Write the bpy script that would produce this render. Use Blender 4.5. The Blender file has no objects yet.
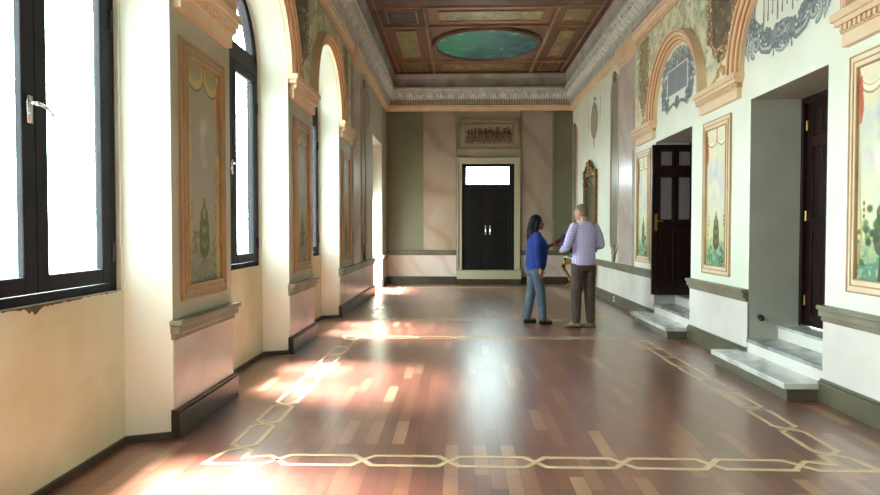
import bpy, bmesh, math, random
import numpy as np
from mathutils import Vector, Matrix

S = bpy.context.scene
COL = S.collection
PI = math.pi
rnd = random.Random(7)

# ------------------------------------------------------------------ camera, world, sun, exposure
FPX = 625.0
cd = bpy.data.cameras.new('camera'); cam = bpy.data.objects.new('camera', cd); COL.objects.link(cam)
cd.sensor_fit = 'HORIZONTAL'; cd.sensor_width = 36.0; cd.lens = FPX / 880.0 * 36.0
cd.clip_start = 0.05; cd.clip_end = 300
cam.location = (0, 0, 1.38)
cam.rotation_euler = (PI / 2 - math.atan(16.5 / FPX), 0, math.atan(19.0 / FPX))
S.camera = cam

w = bpy.data.worlds.new('world'); S.world = w; w.use_nodes = True
bg = w.node_tree.nodes['Background']
bg.inputs[0].default_value = (0.80, 1.0, 0.95, 1); bg.inputs[1].default_value = 16.0

sd = bpy.data.lights.new('sun', 'SUN'); sun = bpy.data.objects.new('sun', sd); COL.objects.link(sun)
sd.energy = 72.0; sd.angle = math.radians(17); sd.color = (1.0, 0.96, 0.93)
sun.rotation_euler = Vector((1.0, -0.28, -2.15)).to_track_quat('-Z', 'Y').to_euler()
sun.location = (-8, 6, 12)

S.view_settings.view_transform = 'Standard'; S.view_settings.look = 'None'
S.view_settings.gamma = 1.0; S.view_settings.use_curve_mapping = False
S.view_settings.exposure = 0.55
S.cycles.max_bounces = 10; S.cycles.diffuse_bounces = 6; S.cycles.glossy_bounces = 4
S.cycles.transparent_max_bounces = 12
S.cycles.sample_clamp_indirect = 4.0
S.cycles.use_adaptive_sampling = False
S.cycles.use_denoising = True; S.cycles.denoising_prefilter = 'ACCURATE'
S.cycles.caustics_reflective = False; S.cycles.caustics_refractive = False

XL, XR, YB, YF, ZC = -1.90, 2.95, 16.40, -2.2, 5.45      # room faces
XLO = -2.32                                              # outside of left wall
XRO = 3.56

# ------------------------------------------------------------------ materials
def lin(c):
    return tuple((x / 12.92 if x <= 0.04045 else ((x + 0.055) / 1.055) ** 2.4) for x in c)
def hx(r, g, b): return lin((r / 255.0, g / 255.0, b / 255.0))
M = {}
def nt(name):
    m = bpy.data.materials.new(name); m.use_nodes = True
    t = m.node_tree; b = t.nodes['Principled BSDF']
    return m, t, b
def mat(name, c, rough=0.6, c2=None, scale=3.0, detail=5.0, bump=0.0, bscale=30.0, metal=0.0, coat=0.0, stretch=(1, 1, 1), spec=0.5, lo=0.35, hi=0.65):
    m, t, b = nt(name); N = t.nodes; L = t.links
    b.inputs['Roughness'].default_value = rough; b.inputs['Metallic'].default_value = metal
    b.inputs['Coat Weight'].default_value = coat; b.inputs['Coat Roughness'].default_value = 0.08
    b.inputs['Specular IOR Level'].default_value = spec
    tc = N.new('ShaderNodeTexCoord'); mp = N.new('ShaderNodeMapping'); mp.inputs['Scale'].default_value = stretch
    L.new(tc.outputs['Object'], mp.inputs[0])
    if c2 is None: c2 = tuple(x * 0.88 for x in c)
    n = N.new('ShaderNodeTexNoise'); n.inputs['Scale'].default_value = scale; n.inputs['Detail'].default_value = detail
    L.new(mp.outputs[0], n.inputs[0])
    r = N.new('ShaderNodeValToRGB'); r.color_ramp.elements[0].position = lo; r.color_ramp.elements[1].position = hi
    r.color_ramp.elements[0].color = (*c, 1); r.color_ramp.elements[1].color = (*c2, 1)
    L.new(n.outputs[0], r.inputs[0]); L.new(r.outputs[0], b.inputs['Base Color'])
    if bump:
        n2 = N.new('ShaderNodeTexNoise'); n2.inputs['Scale'].default_value = bscale; n2.inputs['Detail'].default_value = 4
        bp = N.new('ShaderNodeBump'); bp.inputs['Strength'].default_value = bump; bp.inputs['Distance'].default_value = 0.01
        L.new(mp.outputs[0], n2.inputs[0]); L.new(n2.outputs[0], bp.inputs['Height']); L.new(bp.outputs[0], b.inputs['Normal'])
    M[name] = m
    return m
def marble(name, c, c2, rough=0.25, scale=1.6, vein=0.5):
    m, t, b = nt(name); N = t.nodes; L = t.links
    tc = N.new('ShaderNodeTexCoord')
    n = N.new('ShaderNodeTexNoise'); n.inputs['Scale'].default_value = scale; n.inputs['Detail'].default_value = 6; n.inputs['Distortion'].default_value = 1.2
    mp = N.new('ShaderNodeMapping'); mp.inputs['Rotation'].default_value = (0.6, 0.5, 0.6); mp.inputs['Scale'].default_value = (1, 1, 1)
    L.new(tc.outputs['Object'], mp.inputs[0]); L.new(mp.outputs[0], n.inputs[0])
    wv = N.new('ShaderNodeTexWave'); wv.inputs['Scale'].default_value = scale * 0.45; wv.inputs['Distortion'].default_value = 9; wv.inputs['Detail'].default_value = 4
    L.new(mp.outputs[0], wv.inputs[0])
    mm = N.new('ShaderNodeMath'); mm.operation = 'POWER'; mm.inputs[1].default_value = 4
    L.new(wv.outputs['Fac'], mm.inputs[0])
    m2 = N.new('ShaderNodeMath'); m2.operation = 'MULTIPLY_ADD'; m2.inputs[1].default_value = vein
    L.new(mm.outputs[0], m2.inputs[0])
    r0 = N.new('ShaderNodeMapRange'); r0.inputs[1].default_value = 0.35; r0.inputs[2].default_value = 0.7; r0.inputs[4].default_value = 0.6
    L.new(n.outputs[0], r0.inputs[0]); L.new(r0.outputs[0], m2.inputs[2])
    mx = N.new('ShaderNodeMix'); mx.data_type = 'RGBA'; mx.clamp_factor = True
    mx.inputs[6].default_value = (*c, 1); mx.inputs[7].default_value = (*c2, 1)
    L.new(m2.outputs[0], mx.inputs[0]); L.new(mx.outputs[2], b.inputs['Base Color'])
    b.inputs['Roughness'].default_value = rough
    M[name] = m
    return m
mat('plaster', hx(238, 242, 228), 0.55, hx(230, 234, 218), 1.4, bump=0.05)
mat('old_plaster', hx(208, 206, 178), 0.7, hx(192, 186, 152), 2.2, bump=0.25, bscale=14)
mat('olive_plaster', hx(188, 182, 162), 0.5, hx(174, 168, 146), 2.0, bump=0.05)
mat('grey_reveal', hx(184, 184, 172), 0.6, hx(174, 174, 160), 2.0)
mat('sage', hx(110, 110, 86), 0.5, hx(98, 99, 76), 1.2)
mat('dark_sage', hx(128, 132, 112), 0.35, hx(112, 118, 100), 1.5)
mat('cream_paint', hx(152, 142, 116), 0.5, hx(138, 128, 102), 1.5)
mat('pink_paint', hx(214, 184, 168), 0.5, hx(200, 156, 136), 2.0)
mat('peach', hx(230, 206, 174), 0.5, hx(220, 190, 152), 2.4)
mat('peach_dark', hx(196, 146, 102), 0.55, hx(178, 124, 80), 3)
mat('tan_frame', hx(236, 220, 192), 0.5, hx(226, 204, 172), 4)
mat('gold_line', hx(190, 156, 114), 0.4, hx(172, 136, 94), 5)
mat('rail_grey', hx(134, 126, 106), 0.4, hx(112, 104, 86), 3)
mat('base_olive', hx(104, 98, 78), 0.4, hx(84, 78, 62), 3)
mat('base_dark', hx(66, 54, 42), 0.35, hx(50, 42, 34), 3)
mat('cornice_grey', hx(208, 210, 204), 0.6, hx(180, 184, 178), 6, bump=0.3, bscale=22)
mat('cornice_green', hx(150, 152, 104), 0.6, hx(188, 140, 92), 1.6)
mat('fascia_grey', hx(176, 172, 166), 0.6, hx(140, 134, 126), 2)
mat('leaf_white', hx(226, 228, 222), 0.6, hx(196, 200, 194), 8)
mat('ceiling_brown', hx(112, 84, 60), 0.6, hx(92, 68, 50), 2.5)
mat('ceiling_trim', hx(158, 122, 90), 0.5, hx(132, 98, 72), 3)
mat('ceiling_red', hx(100, 60, 46), 0.5, hx(82, 48, 38), 3)
mat('window_wood', hx(31, 30, 36), 0.6, hx(24, 23, 28), 6, spec=0.2)
mat('dark_wood', hx(40, 20, 18), 0.32, hx(26, 13, 12), 4, stretch=(4, 4, 0.6), spec=0.25)
mat('black_wood', hx(20, 16, 16), 0.35, hx(12, 10, 10), 4, stretch=(4, 4, 0.6), spec=0.25)
mat('white_frame', hx(166, 160, 138), 0.5, hx(164, 156, 132), 2)
mat('brass', hx(190, 150, 80), 0.3, metal=0.9)
mat('gilt', hx(150, 112, 50), 0.38, hx(96, 70, 30), 12, metal=0.6, bump=0.2, bscale=60)
mat('chrome', hx(220, 220, 220), 0.2, metal=0.9)
mat('black_iron', hx(14, 14, 14), 0.4)
mat('white_plastic', hx(235, 235, 230), 0.4)
mat('bronze_relief', hx(110, 84, 58), 0.5, hx(70, 52, 36), 9, bump=0.3, bscale=40)
mat('inlay_wood', hx(216, 190, 152), 0.34, hx(200, 170, 132), 5, coat=0.1)
mat('stone_dust', hx(150, 150, 145), 0.8)
mat('stain', hx(60, 50, 38), 0.9, hx(92, 78, 58), 14)
marble('pink_marble', hx(204, 194, 186), hx(180, 158, 150), 0.28, 1.2, 0.5)
marble('pink_wall_marble', hx(160, 143, 128), hx(134, 113, 98), 0.35, 0.9, 0.6)
marble('white_marble', hx(232, 232, 228), hx(170, 172, 172), 0.18, 2.4, 0.5)
marble('grey_marble', hx(176, 178, 176), hx(120, 124, 124), 0.2, 3.0, 0.6)
mat('door_curtain', hx(120, 112, 112), 0.6, hx(96, 90, 90), 30, stretch=(6, 6, .3))
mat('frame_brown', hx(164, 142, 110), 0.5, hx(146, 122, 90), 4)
mat('dado_white', hx(238, 234, 226), 0.4, hx(226, 218, 212), 1.6)
# people
mat('skin_brown', hx(142, 92, 70), 0.5, hx(130, 82, 62), 8)
mat('skin_light', hx(190, 140, 114), 0.5, hx(178, 128, 102), 8)
mat('hair_black', hx(18, 15, 17), 0.6, hx(12, 10, 12), 40, stretch=(6, 6, 1), spec=0.15)
mat('hair_grey', hx(118, 104, 92), 0.8, hx(88, 76, 66), 60)
mat('blue_blouse', hx(6, 48, 136), 0.8, hx(4, 34, 104), 5, bump=0.3, bscale=12)
mat('jeans', hx(88, 104, 116), 0.8, hx(70, 86, 100), 9, bump=0.3, bscale=14)
mat('brown_trousers', hx(86, 70, 62), 0.8, hx(68, 54, 48), 8, bump=0.3, bscale=14)
mat('black_leather', hx(18, 16, 18), 0.35)
mat('taupe_leather', hx(136, 118, 98), 0.5, hx(112, 96, 78), 8)
mat('navy_cover', hx(24, 26, 84), 0.4)
mat('phone_red', hx(130, 26, 34), 0.35)
mat('eye_white', hx(220, 215, 210), 0.3)
mat('lips', hx(130, 60, 58), 0.4)
mat('mirror_glass', hx(205, 206, 190), 0.08, metal=0.9)

def shirt_mat():
    m, t, b = nt('checked_shirt'); N = t.nodes; L = t.links
    tc = N.new('ShaderNodeTexCoord'); sep = N.new('ShaderNodeSeparateXYZ'); L.new(tc.outputs['Object'], sep.inputs[0])
    def stripes(sock, f):
        mu = N.new('ShaderNodeMath'); mu.operation = 'MULTIPLY'; mu.inputs[1].default_value = f; L.new(sock, mu.inputs[0])
        fr = N.new('ShaderNodeMath'); fr.operation = 'FRACT'; L.new(mu.outputs[0], fr.inputs[0])
        g = N.new('ShaderNodeMath'); g.operation = 'GREATER_THAN'; g.inputs[1].default_value = 0.6; L.new(fr.outputs[0], g.inputs[0])
        return g.outputs[0]
    a = stripes(sep.outputs[0], 45); c = stripes(sep.outputs[2], 45)
    ad = N.new('ShaderNodeMath'); L.new(a, ad.inputs[0]); L.new(c, ad.inputs[1])
    hf = N.new('ShaderNodeMath'); hf.operation = 'MULTIPLY'; hf.inputs[1].default_value = 0.5; L.new(ad.outputs[0], hf.inputs[0])
    mx = N.new('ShaderNodeMix'); mx.data_type = 'RGBA'
    mx.inputs[6].default_value = (*hx(206, 200, 230), 1); mx.inputs[7].default_value = (*hx(146, 138, 196), 1)
    L.new(hf.outputs[0], mx.inputs[0]); L.new(mx.outputs[2], b.inputs['Base Color']); b.inputs['Roughness'].default_value = 0.8
    M['checked_shirt'] = m
shirt_mat()

def floor_mat():
    m, t, b = nt('parquet'); N = t.nodes; L = t.links
    tc = N.new('ShaderNodeTexCoord'); sep = N.new('ShaderNodeSeparateXYZ'); L.new(tc.outputs['Object'], sep.inputs[0])
    cb = N.new('ShaderNodeCombineXYZ'); L.new(sep.outputs[1], cb.inputs[0]); L.new(sep.outputs[0], cb.inputs[1])
    br = N.new('ShaderNodeTexBrick'); L.new(cb.outputs[0], br.inputs[0])
    br.inputs['Scale'].default_value = 1; br.inputs['Brick Width'].default_value = 0.5; br.inputs['Row Height'].default_value = 0.088
    br.inputs['Mortar Size'].default_value = 0.0016; br.inputs['Mortar Smooth'].default_value = 0.1
    br.offset = 0.37; br.offset_frequency = 2; br.squash = 1.0
    br.inputs['Color1'].default_value = (0, 0, 0, 1); br.inputs['Color2'].default_value = (1, 1, 1, 1); br.inputs['Mortar'].default_value = (0, 0, 0, 1)
    r = N.new('ShaderNodeValToRGB'); e = r.color_ramp.elements
    e[0].position = 0.0; e[0].color = (*hx(112, 68, 54), 1)
    e[1].position = 1.0; e[1].color = (*hx(180, 134, 102), 1)
    for p, c in ((0.25, hx(122, 75, 60)), (0.55, hx(132, 82, 66)), (0.8, hx(142, 92, 72)), (0.92, hx(158, 108, 82))):
        x = e.new(p); x.color = (*c, 1)
    L.new(br.outputs['Color'], r.inputs[0])
    mp = N.new('ShaderNodeMapping'); mp.inputs['Scale'].default_value = (9, .9, 1); L.new(tc.outputs['Object'], mp.inputs[0])
    n = N.new('ShaderNodeTexNoise'); n.inputs['Scale'].default_value = 2; n.inputs['Detail'].default_value = 4; n.inputs['Distortion'].default_value = 0.0
    L.new(mp.outputs[0], n.inputs[0])
    mr = N.new('ShaderNodeMapRange'); mr.inputs[3].default_value = 0.8; mr.inputs[4].default_value = 1.18; L.new(n.outputs[0], mr.inputs[0])
    mx = N.new('ShaderNodeMix'); mx.data_type = 'RGBA'; mx.blend_type = 'MULTIPLY'; mx.inputs[0].default_value = 1
    L.new(r.outputs[0], mx.inputs[6]); L.new(mr.outputs[0], mx.inputs[7])
    m2 = N.new('ShaderNodeMix'); m2.data_type = 'RGBA'
    L.new(br.outputs['Fac'], m2.inputs[0]); L.new(mx.outputs[2], m2.inputs[6]); m2.inputs[7].default_value = (*hx(52, 24, 18), 1)
    L.new(m2.outputs[2], b.inputs['Base Color'])
    n3 = N.new('ShaderNodeTexNoise'); n3.inputs['Scale'].default_value = 1.3; n3.inputs['Detail'].default_value = 3; L.new(tc.outputs['Object'], n3.inputs[0])
    r3 = N.new('ShaderNodeMapRange'); r3.inputs[3].default_value = 0.285; r3.inputs[4].default_value = 0.31; L.new(n3.outputs[0], r3.inputs[0])
    L.new(r3.outputs[0], b.inputs['Roughness'])
    b.inputs['Specular IOR Level'].default_value = 0.85
    b.inputs['Coat Weight'].default_value = 1.0; b.inputs['Coat Roughness'].default_value = 0.285
    M['parquet'] = m
floor_mat()

def glass_mat(name, haze):
    m = bpy.data.materials.new(name); m.use_nodes = True; t = m.node_tree; N = t.nodes; L = t.links
    N.remove(N['Principled BSDF']); o = N['Material Output']
    tr = N.new('ShaderNodeBsdfTransparent'); tr.inputs[0].default_value = (0.97, 0.98, 1, 1)
    gl = N.new('ShaderNodeBsdfGlossy'); gl.inputs['Roughness'].default_value = 0.05
    mx = N.new('ShaderNodeMixShader'); mx.inputs[0].default_value = haze
    L.new(tr.outputs[0], mx.inputs[1]); L.new(gl.outputs[0], mx.inputs[2]); L.new(mx.outputs[0], o.inputs[0])
    M[name] = m
glass_mat('glass', 0.06)
def paint_mat():
    m, t, b = nt('fresco_paint'); a = t.nodes.new('ShaderNodeAttribute'); a.attribute_name = 'Col'
    t.links.new(a.outputs['Color'], b.inputs['Base Color']); b.inputs['Roughness'].default_value = 0.5
    M['fresco_paint'] = m
paint_mat()

# ------------------------------------------------------------------ mesh builder
class MB:
    def __init__(s): s.v = []; s.f = []; s.mi = []; s.cur = 0
    def face(s, idx): s.f.append(tuple(idx)); s.mi.append(s.cur)
    def quad(s, a, b, c, d):
        n = len(s.v); s.v += [a, b, c, d]; s.face((n, n + 1, n + 2, n + 3))
    def poly(s, pts):
        n = len(s.v); s.v += list(pts); s.face(range(n, n + len(pts)))
    def box(s, x0, x1, y0, y1, z0, z1):
        n = len(s.v)
        s.v += [(x, y, z) for x in (x0, x1) for y in (y0, y1) for z in (z0, z1)]
        for q in ((0, 1, 3, 2), (4, 6, 7, 5), (0, 4, 5, 1), (2, 3, 7, 6), (0, 2, 6, 4), (1, 5, 7, 3)): s.face([n + i for i in q])
        return s
    def mbox(s, m, u0, u1, v0, v1, d0, d1):
        a = m(u0, v0, d0); b = m(u1, v1, d1)
        return s.box(min(a[0], b[0]), max(a[0], b[0]), min(a[1], b[1]), max(a[1], b[1]), min(a[2], b[2]), max(a[2], b[2]))
    def rings(s, rings, closed_ends=True, loop=True):
        n0 = len(s.v); k = len(rings[0])
        for r in rings: s.v += [tuple(p) for p in r]
        for i in range(len(rings) - 1):
            for j in range(k if loop else k - 1):
                a = n0 + i * k + j; b = n0 + i * k + (j + 1) % k
                s.face((a, b, b + k, a + k))
        if closed_ends:
            s.face([n0 + j for j in range(k)][::-1]); s.face([n0 + (len(rings) - 1) * k + j for j in range(k)])
        return s
    def tube(s, pts, rad, n=10):
        pts = [Vector(p) for p in pts]; rs = rad if isinstance(rad, (list, tuple)) else [rad] * len(pts)
        rings = []; up = Vector((0, 0, 1))
        for i, p in enumerate(pts):
            t = (pts[min(i + 1, len(pts) - 1)] - pts[max(i - 1, 0)]).normalized()
            a = t.cross(up if abs(t.dot(up)) < 0.95 else Vector((1, 0, 0))).normalized(); b = t.cross(a).normalized()
            rings.append([p + (a * math.cos(2 * PI * j / n) + b * math.sin(2 * PI * j / n)) * rs[i] for j in range(n)])
        return s.rings(rings)
    def ell(s, c, r, n=14, m=9, rot=None):
        c = Vector(c); rings = []
        for i in range(m + 1):
            th = PI * (i + 0.001) / (m + 0.002); z = -math.cos(th)
            ring = []
            for j in range(n):
                p = Vector((r[0] * math.sin(th) * math.cos(2 * PI * j / n), r[1] * math.sin(th) * math.sin(2 * PI * j / n), r[2] * z))
                if rot: p = rot @ p
                ring.append(c + p)
            rings.append(ring)
        return s.rings(rings)
    def limb(s, chain):                       # tapered limb through joints [(p, r), ...]
        for (p, r) in chain: s.ell(p, (r, r, r), 12, 8)
        for (p, r), (q, r2) in zip(chain, chain[1:]): s.tube([p, q], [r, r2], 12)
        return s
    def loft(s, secs, n=20):                  # [(cx, cy, z, rx, ry)]
        return s.rings([[(cx + rx * math.cos(2 * PI * j / n), cy + ry * math.sin(2 * PI * j / n), z) for j in range(n)] for cx, cy, z, rx, ry in secs])
    def lathe(s, c, prof, n=20):
        return s.rings([[(c[0] + r * math.cos(2 * PI * j / n), c[1] + r * math.sin(2 * PI * j / n), c[2] + z) for j in range(n)] for r, z in prof])
    def build(s, name, mats, parent=None, smooth=False, bevel=0.0, recalc=True):
        me = bpy.data.meshes.new(name); me.from_pydata(s.v, [], s.f)
        if not isinstance(mats, (list, tuple)): mats = [mats]
        for m in mats: me.materials.append(M[m] if isinstance(m, str) else m)
        if len(mats) > 1: me.polygons.foreach_set('material_index', s.mi)
        if recalc:
            b = bmesh.new(); b.from_mesh(me); bmesh.ops.recalc_face_normals(b, faces=b.faces); b.to_mesh(me); b.free()
        if smooth: me.polygons.foreach_set('use_smooth', [True] * len(me.polygons))
        o = bpy.data.objects.new(name, me); COL.objects.link(o)
        if parent: o.parent = parent
        if bevel:
            md = o.modifiers.new('bevel', 'BEVEL'); md.width = bevel; md.segments = 2; md.limit_method = 'ANGLE'
        return o

def mL(u, v, d): return (XL + d, u, v)
def mR(u, v, d): return (XR - d, u, v)
def mBk(u, v, d): return (u, YB - d, v)
def mC(u, v, d): return (u, v, ZC - d)
def shift(m, dd): return lambda u, v, d: m(u, v, d + dd)

def thing(name, label, cat, loc=(0, 0, 0), rotz=0, group=None):
    o = bpy.data.objects.new(name, None); COL.objects.link(o); o.location = loc; o.rotation_euler = (0, 0, rotz)
    o.empty_display_size = 0.1
    o['label'] = label; o['category'] = cat
    if group: o['group'] = group
    return o
def tag(o, label, cat, group=None):
    o['label'] = label; o['category'] = cat
    if group: o['group'] = group
    return o
def struct(o):
    o['kind'] = 'structure'; return o
TRIM = [0]
def trim(mb, mats, **k):
    TRIM[0] += 1
    return struct(mb.build('trim_%d' % TRIM[0], mats, **k))
def apart(o, *ch):                      # parent already world-placed meshes to a thing standing at its base
    for c in ch:
        c.parent = o; c.matrix_parent_inverse = Matrix.Translation(-Vector(o.location)) if not any(o.rotation_euler) else (Matrix.Translation(o.location) @ o.rotation_euler.to_matrix().to_4x4()).inverted()

# ------------------------------------------------------------------ structure: floor, walls
fb = MB(); fb.box(XLO, XRO, YF - 0.2, YB + 0.25, -0.2, 0); struct(fb.build('floor', 'parquet'))

ZS = 3.12                                # spring of arches
LA = [0.34, 3.19, 6.04, 8.98]           # left arch centres
RI, RI2, RW = 0.89, 0.785, 0.76                      # recess half width, window half width
LDOOR = (13.75, 15.35, 3.5)
def arc(yc, R, n=32, zs=ZS): return [(yc + R * math.cos(PI * i / n), zs + R * math.sin(PI * i / n)) for i in range(n + 1)]
def arched_plane(mb, X, R, y0, y1, z1, zb=None, door=None, holes=LA):
    """wall plane at X with arched holes; zb = bottom of the holes (None: to the floor)"""
    c = y0
    for yc in holes:
        mb.quad((X, c, 0), (X, yc - R, 0), (X, yc - R, z1), (X, c, z1)); c = yc + R
        a = arc(yc, R)
        for (ya, za), (yb, zb_) in zip(a, a[1:]): mb.quad((X, ya, za), (X, yb, zb_), (X, yb, z1), (X, ya, z1))
        if zb: mb.quad((X, yc - R, 0), (X, yc + R, 0), (X, yc + R, zb), (X, yc - R, zb))
    if door:
        mb.quad((X, c, 0), (X, door[0], 0), (X, door[0], z1), (X, c, z1))
        mb.quad((X, door[0], door[2]), (X, door[1], door[2]), (X, door[1], z1), (X, door[0], z1)); c = door[1]
    mb.quad((X, c, 0), (X, y1, 0), (X, y1, z1), (X, c, z1))
def arch_outline(yc, R, zb): 
    return [(yc + R, zb)] + arc(yc, R) + [(yc - R, zb)]
wl = MB(); ZT = ZC + 0.15
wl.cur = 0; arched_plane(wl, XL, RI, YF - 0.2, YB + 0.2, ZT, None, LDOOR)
wl.cur = 1; arched_plane(wl, XLO, RW, YF - 0.2, YB + 0.2, ZT, 1.0, LDOOR)
XREC = -2.17
for yc in LA:
    wl.cur = 1
    p = arch_outline(yc, RI, 0.0); pi_ = arch_outline(yc, RI2, 0.0)
    for i in range(len(p) - 1): wl.quad((XL, *p[i]), (XREC, *pi_[i]), (XREC, *pi_[i + 1]), (XL, *p[i + 1]))
    wl.cur = 2
    q = arch_outline(yc, RW, 1.0)
    wl.quad((XREC, yc - RI2, 0), (XREC, yc + RI2, 0), (XREC, yc + RI2, 1.0), (XREC, yc - RI2, 1.0))
    p2 = arch_outline(yc, RI2, 1.0); wl.cur = 1
    for i in range(len(q) - 1): wl.quad((XREC, *p2[i]), (XREC, *q[i]), (XREC, *q[i + 1]), (XREC, *p2[i + 1]))
    for a, b in zip(q, q[1:] + q[:1]): wl.quad((XREC, *a), (XLO, *a), (XLO, *b), (XREC, *b))
wl.cur = 1; a0, a1, dz = LDOOR
for (ya, za), (yb, zb_) in (((a0, 0), (a0, dz)), ((a0, dz), (a1, dz)), ((a1, dz), (a1, 0))):
    wl.quad((XL, ya, za), (XLO, ya, za), (XLO, yb, zb_), (XL, yb, zb_))
wl.box(XLO - 0.05, XLO, YF - 0.2, YB + 0.2, 4.2, 4.6)
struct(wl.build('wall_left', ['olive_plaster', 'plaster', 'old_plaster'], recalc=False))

RD = [(2.16, 3.56), (5.12, 6.45), (8.04, 9.50)]; ZD = 2.71
wr = MB()
for X, mi in ((XR, 0), (XRO, 1)):
    wr.cur = mi; c = YF - 0.2
    for (a, b) in RD:
        wr.quad((X, c, 0), (X, a, 0), (X, a, ZT), (X, c, ZT)); wr.quad((X, a, ZD), (X, b, ZD), (X, b, ZT), (X, a, ZT)); c = b
    wr.quad((X, c, 0), (X, YB + 0.2, 0), (X, YB + 0.2, ZT), (X, c, ZT))
wr.cur = 1
for (a, b) in RD:
    for (ya, za), (yb, zb_) in (((a, 0), (a, ZD)), ((a, ZD), (b, ZD)), ((b, ZD), (b, 0))):
        wr.quad((XR, ya, za), (XRO, ya, za), (XRO, yb, zb_), (XR, yb, zb_))
    wr.quad((XR, a, 0.001), (XR, b, 0.001), (XRO, b, 0.001), (XRO, a, 0.001))
struct(wr.build('wall_right', ['plaster', 'grey_reveal'], recalc=False))
# dim rooms behind the right doors
for (a, b) in RD[2:]:
    k = MB(); x0, x1, y0, y1 = XRO + 0.01, 5.6, a - 0.6, b + 0.6
    k.quad((x1, y0, 0.42), (x1, y1, 0.42), (x1, y1, 3.2), (x1, y0, 3.2))
    k.quad((x0, y0, 0.42), (x1, y0, 0.42), (x1, y0, 3.2), (x0, y0, 3.2)); k.quad((x0, y1, 0.42), (x1, y1, 0.42), (x1, y1, 3.2), (x0, y1, 3.2))
    k.quad((x0, y0, 3.2), (x1, y0, 3.2), (x1, y1, 3.2), (x0, y1, 3.2)); k.quad((x0, y0, 0.42), (x1, y0, 0.42), (x1, y1, 0.42), (x0, y1, 0.42))
    struct(k.build('wall_side_room', 'grey_reveal', recalc=False))

BD = (0.08, 1.44, 0.36, 3.13)            # back door opening
wb = MB(); x0, x1, z0, z1 = BD
for Y in (YB, YB + 0.22):
    wb.quad((XLO, Y, 0), (x0, Y, 0), (x0, Y, ZT), (XLO, Y, ZT)); wb.quad((x1, Y, 0), (XRO, Y, 0), (XRO, Y, ZT), (x1, Y, ZT))
    wb.quad((x0, Y, z1), (x1, Y, z1), (x1, Y, ZT), (x0, Y, ZT)); wb.quad((x0, Y, 0), (x1, Y, 0), (x1, Y, z0), (x0, Y, z0))
for a, b in (((x0, z0), (x0, z1)), ((x0, z1), (x1, z1)), ((x1, z1), (x1, z0)), ((x1, z0), (x0, z0))):
    wb.quad((a[0], YB, a[1]), (a[0], YB + 0.22, a[1]), (b[0], YB + 0.22, b[1]), (b[0], YB, b[1]))
struct(wb.build('wall_back', 'cream_paint', recalc=False))
wf = MB(); wf.box(XLO, XRO, YF - 0.2, YF, 0, ZT); struct(wf.build('wall_front', 'plaster'))
cl = MB(); cl.box(XLO, XRO, YF - 0.2, YB + 0.25, ZC, ZC + 0.15); struct(cl.build('ceiling', 'ceiling_brown'))
gr = MB(); gr.box(-60, XLO - 0.3, -40, 60, -4.2, -4.0); struct(gr.build('ground_outside', 'stone_dust'))

# ------------------------------------------------------------------ trims: cornice, frieze, bands
def extr(mb, m, prof, a, b):
    r = [[m(u, z, d) for d, z in prof] for u in (a, b)]; mb.rings(r)
def cornice(m, a, b, step_leaf=0.21):
    k = MB(); extr(k, m, [(-.02, 4.5), (.05, 4.5), (.05, 4.55), (.075, 4.57), (.075, 4.63), (.09, 4.64), (-.02, 4.64)], a, b); trim(k, 'peach')
    k = MB(); extr(k, m, [(-.02, 4.64), (.06, 4.64), (.06, 4.79), (-.02, 4.79)], a, b)
    k.cur = 1; u = a + 0.02
    while u < b - 0.04: k.mbox(m, u, u + 0.032, 4.67, 4.78, 0.055, 0.105); u += 0.064
    trim(k, ['cornice_green', 'cornice_grey'])
    k = MB(); extr(k, m, [(-.02, 4.79), (.11, 4.79), (.12, 4.83), (.14, 4.86), (.17, 4.93), (.2, 4.98), (.25, 5.0), (.26, 5.03), (.26, 5.07), (.23, 5.08), (-.02, 5.08)], a, b)
    k.cur = 1; u = a + 0.08
    while u < b - 0.08:                  # acanthus leaves under the lip
        for dx, s in ((0, 1.0), (-0.055, 0.72), (0.055, 0.72)):
            r = []
            for i in range(7):
                t = i / 6.0; ww = 0.05 * s * math.sin(PI * (0.15 + 0.8 * t)); z = 4.82 + 0.17 * t * s; d = 0.13 + 0.075 * t + 0.03 * math.sin(PI * t) + (0.02 if t > .8 else 0)
                r.append([m(u + dx - ww, z, d), m(u + dx, z, d + 0.022), m(u + dx + ww, z, d), m(u + dx, z - .005, d - 0.02)])
            k.rings(r)
        u += step_leaf
    trim(k, ['cornice_grey', 'leaf_white'])
    k = MB(); extr(k, m, [(-.02, 5.08), (.21, 5.08), (.2, 5.14), (.205, 5.3), (.235, 5.4), (.27, ZC), (-.02, ZC)], a, b); trim(k, 'fascia_grey')
cornice(mL, YF, YB, 0.21); cornice(mR, YF, YB, 0.21); cornice(mBk, XL, XR, 0.27)

def rail(m, a, b, mats=('rail_grey', 'dado_white', 'base_olive'), ends=0.02, dado_d=0.012, base_h=0.19, zr=0.77, base_d=0.05, base=True):
    e = ends
    if dado_d:
        k = MB(); k.mbox(m, a, b, 0.02, zr - 0.09, -0.01, dado_d); trim(k, mats[1])
    k = MB(); k.mbox(m, a - e * .4, b + e * .4, zr - 0.115, zr - 0.075, -0.01, 0.03); k.mbox(m, a - e, b + e, zr - 0.075, zr - 0.02, -0.01, 0.055); k.mbox(m, a - e * 1.5, b + e * 1.5, zr - 0.02, zr + 0.015, -0.01, 0.075)
    trim(k, mats[0], bevel=0.006)
    if base:
        k = MB(); k.mbox(m, a - e, b + e, 0, base_h - 0.02, -0.01, base_d); k.mbox(m, a - e, b + e, base_h - 0.02, base_h, -0.01, base_d - 0.015)
        o = struct(k.build('baseboard_' + ('left' if m is mL else 'right' if m is mR else 'back'), mats[2], bevel=0.005))
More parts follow.
